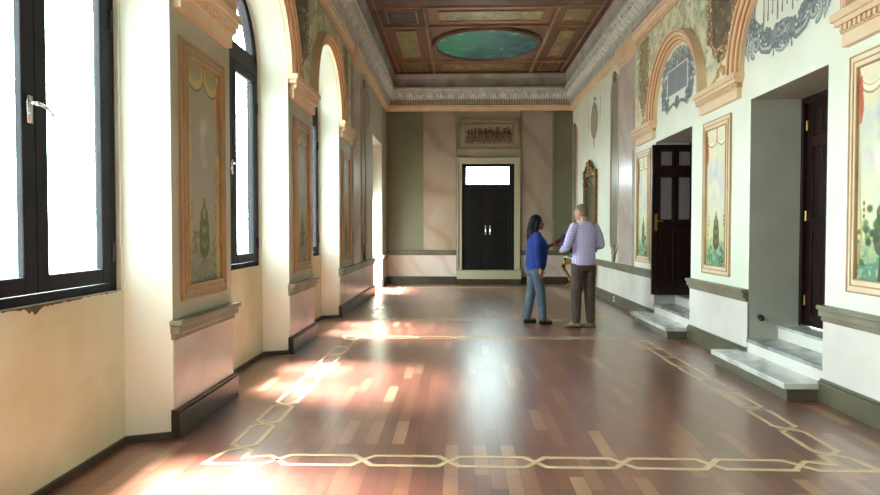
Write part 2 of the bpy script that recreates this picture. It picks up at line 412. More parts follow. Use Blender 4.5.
# left: piers and far wall
LP = [(YF, LA[0] - RI), (LA[0] + RI, LA[1] - RI), (LA[1] + RI, LA[2] - RI), (LA[2] + RI, LA[3] - RI), (LA[3] + RI, LDOOR[0])]
for a, b in LP: rail(mL, a, b, ('rail_grey', 'pink_marble', 'base_dark'))
rail(mL, LDOOR[1], YB, ('rail_grey', 'pink_marble', 'base_dark'), ends=0)
for yc in LA:                             # thin dark skirting in the recesses
    k = MB(); k.box(XREC, XREC + 0.02, yc - RI2 + .001, yc + RI2 - .001, 0, 0.045)
    for sg in (-1, 1): q_ = [(XREC, yc + sg * (RI2 - .001)), (XL - .002, yc + sg * (RI - .001)), (XL - .002, yc + sg * (RI - .02)), (XREC, yc + sg * (RI2 - .02))]; k.rings([[(x_, y_, 0) for x_, y_ in q_], [(x_, y_, .045) for x_, y_ in q_]])
    struct(k.build('baseboard_recess', 'base_dark'))
RP = [(YF, RD[0][0]), (RD[0][1], RD[1][0]), (RD[1][1], RD[2][0]), (RD[2][1], YB - 0.01)]
for a, b in RP: rail(mR, a, b, ('rail_grey', 'dado_white', 'base_olive'), ends=0.0)
rail(mBk, XL, -0.07, ('base_olive', 'pink_marble', 'base_dark'), ends=0, zr=0.86)
rail(mBk, 1.62, XR, ('base_olive', 'pink_marble', 'base_dark'), ends=0, zr=0.86)

# back wall bands
for a, b, mt in ((XL, -0.93, 'sage'), (-0.93, -0.09, 'pink_wall_marble'), (1.64, 2.42, 'pink_wall_marble'), (2.47, XR, 'sage')):
    k = MB(); k.mbox(mBk, a, b, 0.88, 4.5, -0.01, 0.012 if mt == 'sage' else 0.02); trim(k, mt)
k = MB(); k.mbox(mBk, 2.42, 2.47, 0.88, 4.5, -0.01, 0.03); k.mbox(mBk, 1.60, 1.64, 0.88, 4.5, -0.01, 0.03); k.mbox(mBk, -0.09, -0.05, 0.88, 4.5, -0.01, 0.03); trim(k, 'rail_grey')

# archivolts
def archivolt(m, yc, Rin, Rout, zs):
    w_ = Rout - Rin
    prof = [(0, -.01), (0, .05), (.22, .05), (.25, .075), (.5, .075), (.53, .1), (.86, .1), (.9, .12), (1, .12), (1, -.01)]
    k = MB(); n = 40; r = []
    for i in range(n + 1):
        t = PI * i / n
        r.append([m(yc + (Rin + p * w_) * math.cos(t), zs + (Rin + p * w_) * math.sin(t), d) for p, d in prof])
    k.rings(r)
    k.cur = 1
    for p in (.235, .515, .87):
        rr = []
        for i in range(n + 1):
            t = PI * i / n; R = Rin + p * w_; dd = {.235: .066, .515: .09, .87: .113}[p]
            rr.append([m(yc + (R + a) * math.cos(t), zs + (R + a) * math.sin(t), dd + b) for a, b in ((-.012, -.02), (-.012, .004), (.002, .004), (.002, -.02))])
        k.rings(rr)
    trim(k, ['peach', 'peach_dark'])
RA = [5.75, 8.60]; ZSR = 3.03
for yc in LA: archivolt(mL, yc, RI + .005, 1.06, ZS)
for yc in RA + [2.9]: archivolt(mR, yc, 0.86, 1.03, ZSR)

# imposts
def impost(m, a, b, zt):
    k = MB()
    k.mbox(m, a + .06, b - .06, zt - .26, zt - .16, -.01, .05); k.mbox(m, a + .05, b - .05, zt - .16, zt - .15, -.01, .065)
    k.mbox(m, a + .02, b - .02, zt - .10, zt - .06, -.01, .09); k.mbox(m, a, b, zt - .06, zt, -.01, .11)
    k.cur = 1
    k.mbox(m, a + .05, b - .05, zt - .15, zt - .10, -.01, .06)
    k.cur = 0; u = a + .05
    while u < b - .06: k.mbox(m, u, u + .03, zt - .15, zt - .105, .05, .085); u += .055
    trim(k, ['peach', 'peach_dark'], bevel=0.004)
for a, b in ((LA[0] + RI, LA[1] - RI), (LA[1] + RI, LA[2] - RI), (LA[2] + RI, LA[3] - RI), (LA[3] + RI, 10.95)): impost(mL, a, b, ZS + .01)
for a, b in ((3.78, 4.93), (6.6, 7.76), (9.45, 10.5)): impost(mR, a, b, ZSR)

# pilasters with capitals in the far part of the side walls
def pilaster(m, a, b):
    k = MB(); k.mbox(m, a, b, 0.79, 4.5, -.01, .045); trim(k, 'pink_marble')
    k = MB(); k.mbox(m, a - .01, b + .01, 4.3, 4.36, -.01, .06); k.mbox(m, a - .03, b + .03, 4.36, 4.44, -.01, .085); k.mbox(m, a - .05, b + .05, 4.44, 4.5, -.01, .11)
    k.mbox(m, a - .05, b + .05, 4.5, 4.65, -.01, .12); trim(k, ['peach'], bevel=.005)
pilaster(mR, 10.62, 11.5); pilaster(mL, 11.0, 11.75)
pilaster(mR, 12.35, 12.5) if False else None

# ------------------------------------------------------------------ windows in the left recesses
def arch_sweep(mb, X0, X1, yc, r0, r1, zs, n=28, t0=0, t1=PI):
    r = []
    for i in range(n + 1):
        t = t0 + (t1 - t0) * i / n
        r.append([(X0, yc + r0 * math.cos(t), zs + r0 * math.sin(t)), (X1, yc + r0 * math.cos(t), zs + r0 * math.sin(t)),
                  (X1, yc + r1 * math.cos(t), zs + r1 * math.sin(t)), (X0, yc + r1 * math.cos(t), zs + r1 * math.sin(t))])
    mb.rings(r)
for wi, yc in enumerate(LA):
    W = bpy.data.objects.new('window_%d' % (wi + 1), None); COL.objects.link(W); W.location = (-2.24, yc, 1.0); W['kind'] = 'structure'
    xa, xb = -2.30, -2.20; R = RW - .001; ps = []
    k = MB(); k.box(xa, xb, yc - R, yc - R + .06, 1.0, ZS); k.box(xa, xb, yc + R - .06, yc + R, 1.0, ZS); k.box(xa, xb, yc - R + .06, yc + R - .06, 1.001, 1.05)
    arch_sweep(k, xa, xb, yc, R - .06, R, ZS); k.box(xa, xb + .01, yc - R + .06, yc + R - .06, ZS - .07, ZS + .07)
    ps.append(k.build('window_frame', 'window_wood', bevel=.004))
    for s in (-1, 1):
        a, b = (yc - R + .063, yc - .003) if s < 0 else (yc + .003, yc + R - .063)
        xa2, xb2 = -2.235, -2.197; z0_, z1_ = 1.055, ZS - .073; st = .095
        k = MB(); k.box(xa2, xb2, a, a + st, z0_, z1_); k.box(xa2, xb2, b - st, b, z0_, z1_); k.box(xa2, xb2, a + st, b - st, z0_, z0_ + .09); k.box(xa2, xb2, a + st, b - st, z1_ - .09, z1_)
        c = k.build('casement', 'window_wood', bevel=.006)
        k = MB(); k.box(-2.233, -2.229, a + st - .01, b - st + .01, z0_ + .08, z1_ - .08); g = k.build('pane', 'glass')
        apart(W, c); g.parent = c
        if s < 0:
            k = MB(); hy = b - st / 2; k.box(xb2, xb2 + .012, hy - .018, hy + .018, 1.93, 2.07); k.tube([(xb2 + .01, hy, 2.03), (xb2 + .05, hy, 2.03)], .011)
            k.tube([(xb2 + .05, hy - .01, 2.03), (xb2 + .055, hy + .06, 2.02), (xb2 + .05, hy + .13, 1.985)], [.011, .01, .008])
            h = k.build('handle', 'chrome', c, smooth=True); h['label'] = 'pale metal lever handle'
        else:
            k = MB()
            for zz in (1.25, 2.7): k.tube([(xb2 + .005, b + .01, zz - .06), (xb2 + .005, b + .01, zz + .06)], .012)
            k.build('hinge', 'black_iron', c)
    k = MB(); arch_sweep(k, xa + .02, xb, yc, R - .145, R - .063, ZS + .07, t0=.1, t1=PI - .1); k.box(xa + .02, xb, yc - .04, yc + .04, ZS + .07, ZS + R - .07)
    k.box(xa + .02, xb, yc - R + .1, yc + R - .1, ZS + .07, ZS + .12)
    f = k.build('fanlight', 'window_wood', bevel=.004); apart(W, f)
    k = MB(); k.poly([(-2.23, y, z) for y, z in arc(yc, R - .1, 24, ZS + .09)]); g = k.build('pane', 'glass', f); 
    for p in ps: apart(W, p)
    # stained edge of broken plaster under the sill
    if wi in (1, 2):
        for q in range(9):
            yy = yc - .6 + q * .16 + rnd.uniform(-.04, .04); k = None

# balcony opening at the far left: frame with a solid unseen head added to cut daylight
Dl = bpy.data.objects.new('door_5', None); COL.objects.link(Dl); Dl.location = (-2.28, 14.1, 0); Dl['kind'] = 'structure'
k = MB(); k.box(-2.31, -2.24, 13.751, 13.82, .001, 3.499); k.box(-2.31, -2.24, 15.28, 15.349, .001, 3.499); k.box(-2.31, -2.24, 13.82, 15.28, 2.2, 3.499); apart(Dl, k.build('door_frame', 'window_wood', bevel=.004))
# light portals in the openings
def portal(loc, sx, sy, rot):
    l = bpy.data.lights.new('portal', 'AREA'); l.shape = 'RECTANGLE'; l.size = sx; l.size_y = sy; l.cycles.is_portal = True
    o = bpy.data.objects.new('window_daylight', l); COL.objects.link(o); o.location = loc; o.rotation_euler = rot
for yc in LA: portal((XLO - .06, yc, 2.5), 3.2, 1.8, (0, -PI / 2, 0))
portal((XLO - .06, 14.55, 1.75), 3.6, 1.7, (0, -PI / 2, 0))
portal((.73, YB + .3, 2.85), 1.3, .6, (-PI / 2, 0, 0))

exec_order = None
# ------------------------------------------------------------------ doors
def door_leaf(mb, x0, x1, z0, z1, y0, y1, panels, st=.1):
    """leaf in local coords: width on x, thickness y0..y1; panels = [(zlo, zhi, cols)]"""
    mb.box(x0, x1, y0 + .012, y1 - .012, z0, z1)
    zs = [z0] + [z for p in panels for z in p[:2]] + [z1]
    for a, b in ((x0, x0 + st), (x1 - st, x1)): mb.box(a, b, y0, y1, z0, z1)
    for i in range(0, len(zs), 2): mb.box(x0 + st, x1 - st, y0, y1, zs[i], zs[i + 1])
    for lo, hi, c in panels:
        W_ = (x1 - x0 - 2 * st)
        for j in range(1, c):
            xm = x0 + st + W_ * j / c; mb.box(xm - st * .3, xm + st * .3, y0, y1, lo, hi)
        for j in range(c):
            a = x0 + st + W_ * j / c + (st * .3 if j else 0) + .02; b = x0 + st + W_ * (j + 1) / c - (st * .3 if j < c - 1 else 0) - .02
            mb.box(a, b, y0 + .004, y1 - .004, lo + .02, hi - .02)
RIGHT_PAN = [(.12, .98, 2), (1.08, 1.78, 2), (1.88, 2.16, 2)]
def side_door(di, a, b, open_far):
    D = bpy.data.objects.new('door_%d' % di, None); COL.objects.link(D); D.location = (XRO, (a + b) / 2, .42); D['kind'] = 'structure'
    k = MB(); k.box(XRO - .11, XRO - .005, a + .001, a + .05, .42, ZD - .001); k.box(XRO - .11, XRO - .005, b - .05, b - .001, .42, ZD - .001); k.box(XRO - .11, XRO - .005, a + .05, b - .05, ZD - .055, ZD - .001)
    apart(D, k.build('door_frame', 'dark_wood', bevel=.004))
    w_ = (b - a - .1) / 2 - .004; h_ = ZD - .055 - .43
    for far in (0, 1):
        k = MB(); door_leaf(k, 0, w_ if not (far and open_far) else .67, 0, h_, 0, .05, RIGHT_PAN)
        L_ = k.build('door_leaf', 'dark_wood', bevel=.004)
        if far and open_far:
            k = MB(); st_ = .1; W_ = .67 - 2 * st_
            for lo, hi, c_ in RIGHT_PAN[1:]:
                for j in range(2): pa = st_ + W_ * j / 2 + (.055 if j else .025); pb = st_ + W_ * (j + 1) / 2 - (.025 if j else .055); k = MB(); k.box(pa, pb, -.002, .052, lo + .04, hi - .04); pn = k.build('curtained_pane', 'door_curtain', L_); pn['label'] = 'pane with grey curtain behind it'
        k = MB()
        for zz in (.25, 1.1, 2.0): k.tube([(0, -.006, zz - .05), (0, -.006, zz + .05)], .012)
        h = k.build('hinge', 'brass', L_); h['label'] = 'small brass hinge barrels'
        ww = w_ if not (far and open_far) else .67
        k = MB(); k.box(ww - .075, ww - .035, -.008, 0, .95, 1.2); k.tube([(ww - .055, -.008, 1.1), (ww - .055, -.045, 1.1), (ww - .15, -.05, 1.09)], .009)
        k.build('door_handle', 'brass', L_)
        # local x along leaf from hinge, local -y towards the hall when shut
        if far:
            if open_far:
                L_.location = (XRO - .02, b - .055, .432); L_.rotation_euler = (0, 0, PI)
                L_.scale = (1, -1, 1); L_.location.y = b - .112
            else:
                L_.location = (XRO - .07, b - .052, .432); L_.rotation_euler = (0, 0, -PI / 2)
        else:
            L_.location = (XRO - .07, a + .052, .432); L_.rotation_euler = (0, 0, -PI / 2); L_.scale = (-1, 1, 1)
        apart(D, L_)
side_door(1, *RD[1], False); side_door(2, *RD[2], True); side_door(4, *RD[0], False)

# steps
for i, (a, b) in enumerate(RD[1:]):
    lab = ['nearer', 'farther'][i]
    lead = ['the nearer doorway with the shut door', 'the farther doorway with the open dark door'][i]
    T = thing('doorway_steps', 'white and grey marble steps rising to ' + lead, 'steps', (XR - .15, (a + b) / 2, 0), 0)
    k = MB(); k.box(XR - .29, XR - .001, a + .0, b + .09, 0, .10); apart(T, k.build('step_base', 'base_olive', bevel=.004))
    k = MB(); k.box(XR - .325, XR - .001, a - .02, b + .12, .10, .15); k.box(XR - .002, XR + .02, a + .002, b - .002, .10, .15); s1 = k.build('step_slab', 'white_marble', bevel=.006); apart(T, s1)
    k = MB(); k.box(XR - .002, XR + .3, a + .002, b - .002, 0.002, .25); apart(T, k.build('riser', 'dado_white'))
    k = MB(); k.box(XR - .02, XR + .31, a + .002, b - .002, .25, .285); apart(T, k.build('tread', 'grey_marble', bevel=.004))
    k = MB(); k.box(XR + .3, XRO - .001, a + .002, b - .002, 0.002, .395); apart(T, k.build('riser', 'dado_white'))
    k = MB(); k.box(XR + .285, XRO - .001, a + .002, b - .002, .395, .42); apart(T, k.build('threshold', 'white_marble', bevel=.004))

# back door
D = bpy.data.objects.new('door_3', None); COL.objects.link(D); D.location = (.76, YB, .36); D['kind'] = 'structure'
x0, x1, z0, z1 = BD
k = MB(); k.box(x0, x0 + .06, YB - .0, YB + .1, z0, z1); k.box(x1 - .06, x1, YB, YB + .1, z0, z1); k.box(x0 + .06, x1 - .06, YB, YB + .1, z1 - .07, z1); k.box(x0 + .06, x1 - .06, YB, YB + .1, 2.5, 2.6)
k.box(x0 + .06, x0 + .11, YB, YB + .1, 2.6, z1 - .07); k.box(x1 - .13, x1 - .06, YB, YB + .1, 2.6, z1 - .07)
apart(D, k.build('door_frame', 'black_wood', bevel=.005))
k = MB(); k.box(x0 + .1, x1 - .12, YB + .05, YB + .056, 2.59, z1 - .06); apart(D, k.build('transom_pane', 'glass'))
for s in (0, 1):
    a = x0 + .055 + s * .6255; k = MB(); door_leaf(k, a, a + .625, z0 + .001, 2.505, YB + .02, YB + .07, [(z0 + .15, z0 + .8, 1), (z0 + .92, 1.75, 1), (1.87, 2.38, 1)], .09)
    L_ = k.build('door_leaf', 'black_wood', bevel=.004); apart(D, L_)
    hx_ = a + (.56 if s == 0 else .05); k = MB(); k.box(hx_ - .018, hx_ + .018, YB + .008, YB + .02, 1.28, 1.52); k.tube([(hx_, YB + .01, 1.42), (hx_, YB - .03, 1.42), (hx_ + (.0), YB - .035, 1.33)], .012)
    h = k.build('door_handle', 'chrome', L_)
# painted surround and plinth of the back door
k = MB()
for (a, b, c, d) in ((-.05, .075, .36, 3.14), (1.445, 1.59, .36, 3.14), (-.05, 1.59, 3.14, 3.29)): k.mbox(mBk, a, b, c, d, -.01, .04)
for (a, b, c, d) in ((-.05, -.02, .36, 3.29), (1.56, 1.59, .36, 3.29), (-.05, 1.59, 3.25, 3.29)): k.mbox(mBk, a, b, c, d, .03, .07)
trim(k, 'white_frame', bevel=.005)
T = thing('door_step', 'white painted step below the black double door of the end wall', 'step', (.77, YB - .1, 0))
k = MB(); k.box(-.06, 1.61, YB - .28, YB - .001, .14, .36); apart(T, k.build('step_block', 'white_frame', bevel=.006))
k = MB(); k.box(-.03, 1.58, YB - .25, YB - .001, 0, .14); apart(T, k.build('step_base', 'base_dark'))

# ------------------------------------------------------------------ small fittings
T = thing('door_stop', 'black round door stop on the grey reveal of the near doorway', 'door stop', (XR + .12, RD[1][1], .5))
k = MB(); k.tube([(XR + .12, RD[1][1] - .001, .50), (XR + .12, RD[1][1] - .02, .50)], .03, 14); apart(T, k.build('mounting_plate', 'black_iron'))
k = MB(); k.tube([(XR + .12, RD[1][1] - .02, .50), (XR + .1, RD[1][1] - .07, .50)], .012, 10); k.ell((XR + .09, RD[1][1] - .09, .50), (.03, .03, .03)); apart(T, k.build('knob', 'black_iron', smooth=True))

T = thing('wall_socket', 'small white power socket on the skirting beside the man', 'socket', (XR - .05, 11.75, .12))
k = MB(); k.box(XR - .065, XR - .05, 11.7, 11.8, .06, .16); apart(T, k.build('cover_plate', 'white_plastic', bevel=.003))
k = MB(); k.box(XR - .068, XR - .064, 11.725, 11.775, .1, .13); apart(T, k.build('socket_insert', 'black_iron'))
# ------------------------------------------------------------------ floor inlay
RB = [0]
def ribbon(mb, pts, w_=.034, z=.0016):
    for si, ((x0, y0), (x1, y1)) in enumerate(zip(pts, pts[1:])):
        RB[0] += 1; z = .0012 + .00035 * (RB[0] % 5)
        t = Vector((x1 - x0, y1 - y0)); L_ = t.length
        if L_ < 1e-5: continue
        t /= L_; n = Vector((-t.y, t.x)) * w_ / 2; e = t * w_ * .35
        c = [(x0 - e.x + n.x, y0 - e.y + n.y), (x1 + e.x + n.x, y1 + e.y + n.y), (x1 + e.x - n.x, y1 + e.y - n.y), (x0 - e.x - n.x, y0 - e.y - n.y)]
        mb.rings([[(a, b, -.001) for a, b in c], [(a, b, z) for a, b in c]])
def chain(mb, fn, a, b, n, h=.078, c=.062):
    """two strands crossing at the nodes a + i*(b-a)/n; fn maps (along, off) to floor"""
    L_ = (b - a) / n
    for s in (1, -1):
        q = s; pts = [(a - c * .0, 0)]
        for i in range(n):
            t0, t1 = a + i * L_, a + (i + 1) * L_
            pts += [(t0 + c, q * h), (t1 - c, q * h), (t1, 0)]
            q = -q
        ribbon(mb, [fn(*p) for p in pts])
def inlay(xa, xb, ya, yb, nx, ny):
    mb = MB(); h = .078; c = .062
    ax, bx = xa + .29, xb - .29; ay, by = ya + .19, yb - .19
    chain(mb, lambda t, o: (t, ya + o), ax, bx, nx); chain(mb, lambda t, o: (t, yb + o), ax, bx, nx)
    chain(mb, lambda t, o: (xa + .0 + o, t), ay, by, ny); chain(mb, lambda t, o: (xb + o, t), ay, by, ny)
    for X, Y, sx, sy, nxx, nyy in ((xa, ya, -1, -1, ax, ay), (xb, ya, 1, -1, bx, ay), (xa, yb, -1, 1, ax, by), (xb, yb, 1, 1, bx, by)):
        ribbon(mb, [(nxx, Y), (nxx + sx * c, Y + sy * h), (X + sx * (h + .05), Y + sy * h), (X + sx * h, nyy + sy * c), (X, nyy)])
        ribbon(mb, [(nxx, Y), (nxx + sx * c, Y - sy * h * .8), (X - sx * h, Y - sy * h * .2), (X - sx * h, nyy + sy * c * .6), (X, nyy)])
    mb.v = [v for v in mb.v]
    trim(mb, 'inlay_wood')
inlay(-1.385, 2.30, 3.71, 8.08, 6, 8)
inlay(-1.385, 2.30, 9.72, 15.3, 6, 10)

# ------------------------------------------------------------------ painted surfaces
def srgb2lin(a): return np.where(a <= .04045, a / 12.92, ((a + .055) / 1.055) ** 2.4)
class CV:
    def __init__(s, w_, h_, res, seed=1):
        s.w, s.h = w_, h_; s.nu = max(4, int(w_ * res)); s.nv = max(4, int(h_ * res))
        s.u, s.v = np.meshgrid(np.linspace(0, w_, s.nu), np.linspace(0, h_, s.nv))
        s.c = np.ones((s.nv, s.nu, 3)); s.m = np.ones((s.nv, s.nu), bool); s.r = np.random.RandomState(seed)
    def fill(s, c): s.c[:] = np.array(c) / 255.; return s
    def noise(s, sc, oc=3):
        o = np.zeros_like(s.u); amp = 1.; tot = 0
        for _ in range(oc):
            gw, gh = int(s.w / sc) + 3, int(s.h / sc) + 3; g = s.r.rand(gh, gw)
            x = s.u / sc; y = s.v / sc; xi = x.astype(int); yi = y.astype(int); fx = x - xi; fy = y - yi
            fx = fx * fx * (3 - 2 * fx); fy = fy * fy * (3 - 2 * fy)
            o += amp * ((g[yi, xi] * (1 - fx) + g[yi, xi + 1] * fx) * (1 - fy) + (g[yi + 1, xi] * (1 - fx) + g[yi + 1, xi + 1] * fx) * fy)
            tot += amp; amp *= .55; sc *= .5
        return o / tot
    def mix(s, a, c):
        a = np.clip(a, 0, 1)[..., None]; s.c = s.c * (1 - a) + a * np.array(c) / 255.; return s
    def stroke(s, pts, wd, c, a=1., soft=.006):
        P = np.array(pts, float); wd = np.broadcast_to(np.asarray(wd, float), (len(P),))
        best = np.full(s.u.shape, 9.)
        for i in range(len(P) - 1):
            d = P[i + 1] - P[i]; L2 = max((d ** 2).sum(), 1e-9)
            t = np.clip(((s.u - P[i, 0]) * d[0] + (s.v - P[i, 1]) * d[1]) / L2, 0, 1)
            q = np.hypot(s.u - P[i, 0] - t * d[0], s.v - P[i, 1] - t * d[1]) - (wd[i] * (1 - t) + wd[i + 1] * t) / 2
            best = np.minimum(best, q)
        al = np.clip(.5 - best / soft, 0, 1)
        s.mix(al * a, c); return al
    def oval(s, u, v, ru, rv, c, a=1., soft=.15):
        q = np.hypot((s.u - u) / ru, (s.v - v) / rv); al = np.clip((1 - q) / soft, 0, 1); s.mix(al * a, c); return al
    def build(s, name, m, u0, v0, d=.004, parent=None, thick=True):
        nu, nv = s.nu, s.nv; uu = (u0 + s.u).ravel(); vv = (v0 + s.v).ravel()
        a = np.array(m(0., 0., d)); du = np.array(m(1., 0., d)) - a; dv = np.array(m(0., 1., d)) - a
        V = a + uu[:, None] * du + vv[:, None] * dv
        idx = np.arange(nu * nv).reshape(nv, nu); ok = s.m[:-1, :-1] & s.m[1:, :-1] & s.m[:-1, 1:] & s.m[1:, 1:]
        Q = np.stack([idx[:-1, :-1][ok], idx[:-1, 1:][ok], idx[1:, 1:][ok], idx[1:, :-1][ok]], 1)
        used = np.unique(Q); rem = -np.ones(nu * nv, int); rem[used] = np.arange(len(used)); Q = rem[Q]; V = V[used]; C = srgb2lin(np.clip(s.c.reshape(-1, 3)[used], 0, 1))
        me = bpy.data.meshes.new(name)
        me.vertices.add(len(V)); me.vertices.foreach_set('co', V.ravel().astype(np.float32))
        me.loops.add(Q.size); me.loops.foreach_set('vertex_index', Q.ravel().astype(np.int32))
        me.polygons.add(len(Q)); me.polygons.foreach_set('loop_start', np.arange(0, Q.size, 4, dtype=np.int32))
        me.update(calc_edges=True); me.validate()
        at = me.color_attributes.new('Col', 'FLOAT_COLOR', 'POINT'); at.data.foreach_set('color', np.hstack([C, np.ones((len(C), 1))]).ravel().astype(np.float32))
        me.materials.append(M['fresco_paint'])
        o = bpy.data.objects.new(name, me); COL.objects.link(o)
        if parent: apart(parent, o)
        return o
def spiral(u, v, r, a0, turns=1.3, sgn=1, n=22):
    return [(u + r * (1 - i / n * .85) * math.cos(a0 + sgn * i / n * turns * 2 * PI), v + r * (1 - i / n * .85) * math.sin(a0 + sgn * i / n * turns * 2 * PI)) for i in range(n + 1)]

def picture(w_, h_, seed, res=110, variant=0, dark=False):
    c = CV(w_, h_, res, seed); R = c.r
    c.fill((226, 222, 186)); n = c.noise(.22); t = c.v / h_
    c.mix(np.clip((n - .35) * 2, 0, 1) * .8, (196, 210, 204)); c.mix(np.clip(1 - abs(t - .62) / .25, 0, 1) * np.clip((c.noise(.15) - .4) * 3, 0, 1), (214, 196, 206))
    c.mix(np.clip((.36 - t) / .3, 0, 1) * .65, (204, 206, 120))
    c.mix(np.clip((.2 - t) / .1, 0, 1) * (.5 + .5 * (c.noise(.05) > .45)), (92, 140, 116))
    c.mix((c.noise(.07) > .62) * (t < .24) * .8, (44, 92, 70)); c.mix((c.noise(.05) > .66) * (t < .16) * .8, (170, 190, 170))
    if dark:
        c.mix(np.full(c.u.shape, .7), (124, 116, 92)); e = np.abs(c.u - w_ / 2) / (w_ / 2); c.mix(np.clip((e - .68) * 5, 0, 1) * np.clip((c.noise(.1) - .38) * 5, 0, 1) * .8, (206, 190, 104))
    u = w_ / 2
    # figure-like pale cloud
    for k in range(7): c.oval(u + R.uniform(-.06, .06), h_ * R.uniform(.5, .78), .07, .09, (188, 200, 206) if k % 2 else (232, 226, 214), .15 if dark else .6, .6)
    # fountain / pagoda
    v0 = h_ * .17
    for k, (ww, hh, col) in enumerate(((.15, .05, (70, 86, 50)), (.11, .07, (120, 110, 66)), (.14, .03, (78, 92, 52)), (.08, .07, (134, 120, 76)), (.11, .025, (84, 92, 52)), (.05, .07, (140, 126, 80)), (.02, .06, (80, 84, 50)))):
        c.stroke([(u, v0), (u, v0 + hh)], ww * w_ / .5, col); v0 += hh * .9
    if variant == 1:                       # landscape with a leafy tree
        for k in range(40): c.oval(u + R.normal(0, .1), h_ * .22 + R.normal(0, .07), .04, .035, [(54, 84, 44), (90, 120, 60), (40, 62, 40)][k % 3], .8, .5)
        c.stroke([(u + .02, 0), (u, h_ * .2)], [.04, .02], (70, 54, 36))
        c.stroke([(.03, h_ * .62), (.05, h_ * .86), (.02, h_ * .95)], [.03, .06, .03], (176, 70, 44))
    for s in (-1, 1):                      # side scrolls and dots
        for k in range(3): c.oval(u + s * w_ * .36, h_ * (.3 + .03 * k), .012, .02, (150, 96, 60))
        c.stroke([(u + s * w_ * .47, h_ * .08), (u + s * w_ * .4, h_ * .2), (u + s * w_ * .44, h_ * .34), (u + s * w_ * .46, h_ * .6)], [.03, .02, .015, .006], (196, 160, 96))
    # curtain swags
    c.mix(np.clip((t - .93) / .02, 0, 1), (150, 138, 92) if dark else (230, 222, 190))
    for s in (-1, 1):
        um = u + s * w_ * .24
        a = [(um + w_ * .24 * math.cos(q), h_ * .965 - h_ * .075 * math.sin(q)) for q in np.linspace(0, PI, 12)]
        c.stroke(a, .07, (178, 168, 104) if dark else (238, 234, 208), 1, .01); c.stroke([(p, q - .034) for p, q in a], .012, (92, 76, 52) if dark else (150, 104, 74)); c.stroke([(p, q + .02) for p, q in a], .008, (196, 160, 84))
        c.stroke([(u + s * w_ * .46, h_ * .95), (u + s * w_ * .44, h_ * .8), (u + s * w_ * .46, h_ * .74)], [.03, .05, .02], (190, 96, 66))
    c.stroke([(u, h_), (u, h_ * .88)], [.03, .012], (176, 84, 56))
    return c
def wall_panel(m, a, b, z0, z1, seed, label, variant=0, res=110):
    p = m((a + b) / 2, z0, 0)
    T = thing('painted_panel', label, 'painting', p)
    k = MB()
    for (u0, u1, v0, v1, d) in ((0, 0, 0, 0, 0),):
        pass
    def fr(i0, i1, d, cur):
        k.cur = cur
        k.mbox(m, a + i0, a + i1, z0 + i0, z1 - i0, .003, d); k.mbox(m, b - i1, b - i0, z0 + i0, z1 - i0, .003, d)
        k.mbox(m, a + i1, b - i1, z0 + i0, z0 + i1, .003, d); k.mbox(m, a + i1, b - i1, z1 - i1, z1 - i0, .003, d)
    fr(0, .012, .022, 1); fr(.012, .05, .016, 0); fr(.05, .06, .026, 1); fr(.06, .095, .02, 0); fr(.095, .105, .03, 1)
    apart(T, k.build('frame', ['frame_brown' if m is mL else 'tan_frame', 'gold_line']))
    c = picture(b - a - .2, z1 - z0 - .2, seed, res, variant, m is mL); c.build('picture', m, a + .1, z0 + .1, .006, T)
PG = 'tall painted panels between the openings'
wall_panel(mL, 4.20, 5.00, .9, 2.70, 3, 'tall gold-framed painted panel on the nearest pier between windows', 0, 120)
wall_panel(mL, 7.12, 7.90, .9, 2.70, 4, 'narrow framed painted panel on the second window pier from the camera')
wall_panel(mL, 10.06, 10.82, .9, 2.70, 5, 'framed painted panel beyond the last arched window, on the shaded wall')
wall_panel(mR, 4.07, 4.82, .92, 2.68, 6, 'orange-framed landscape panel with red drape, cut by the right edge', 1, 120)
wall_panel(mR, 6.88, 7.64, .88, 2.66, 7, 'framed painted panel with pagoda between the two right doorways', 0, 120)
wall_panel(mR, 9.72, 10.46, .88, 2.66, 8, 'framed painted panel behind the open dark door')

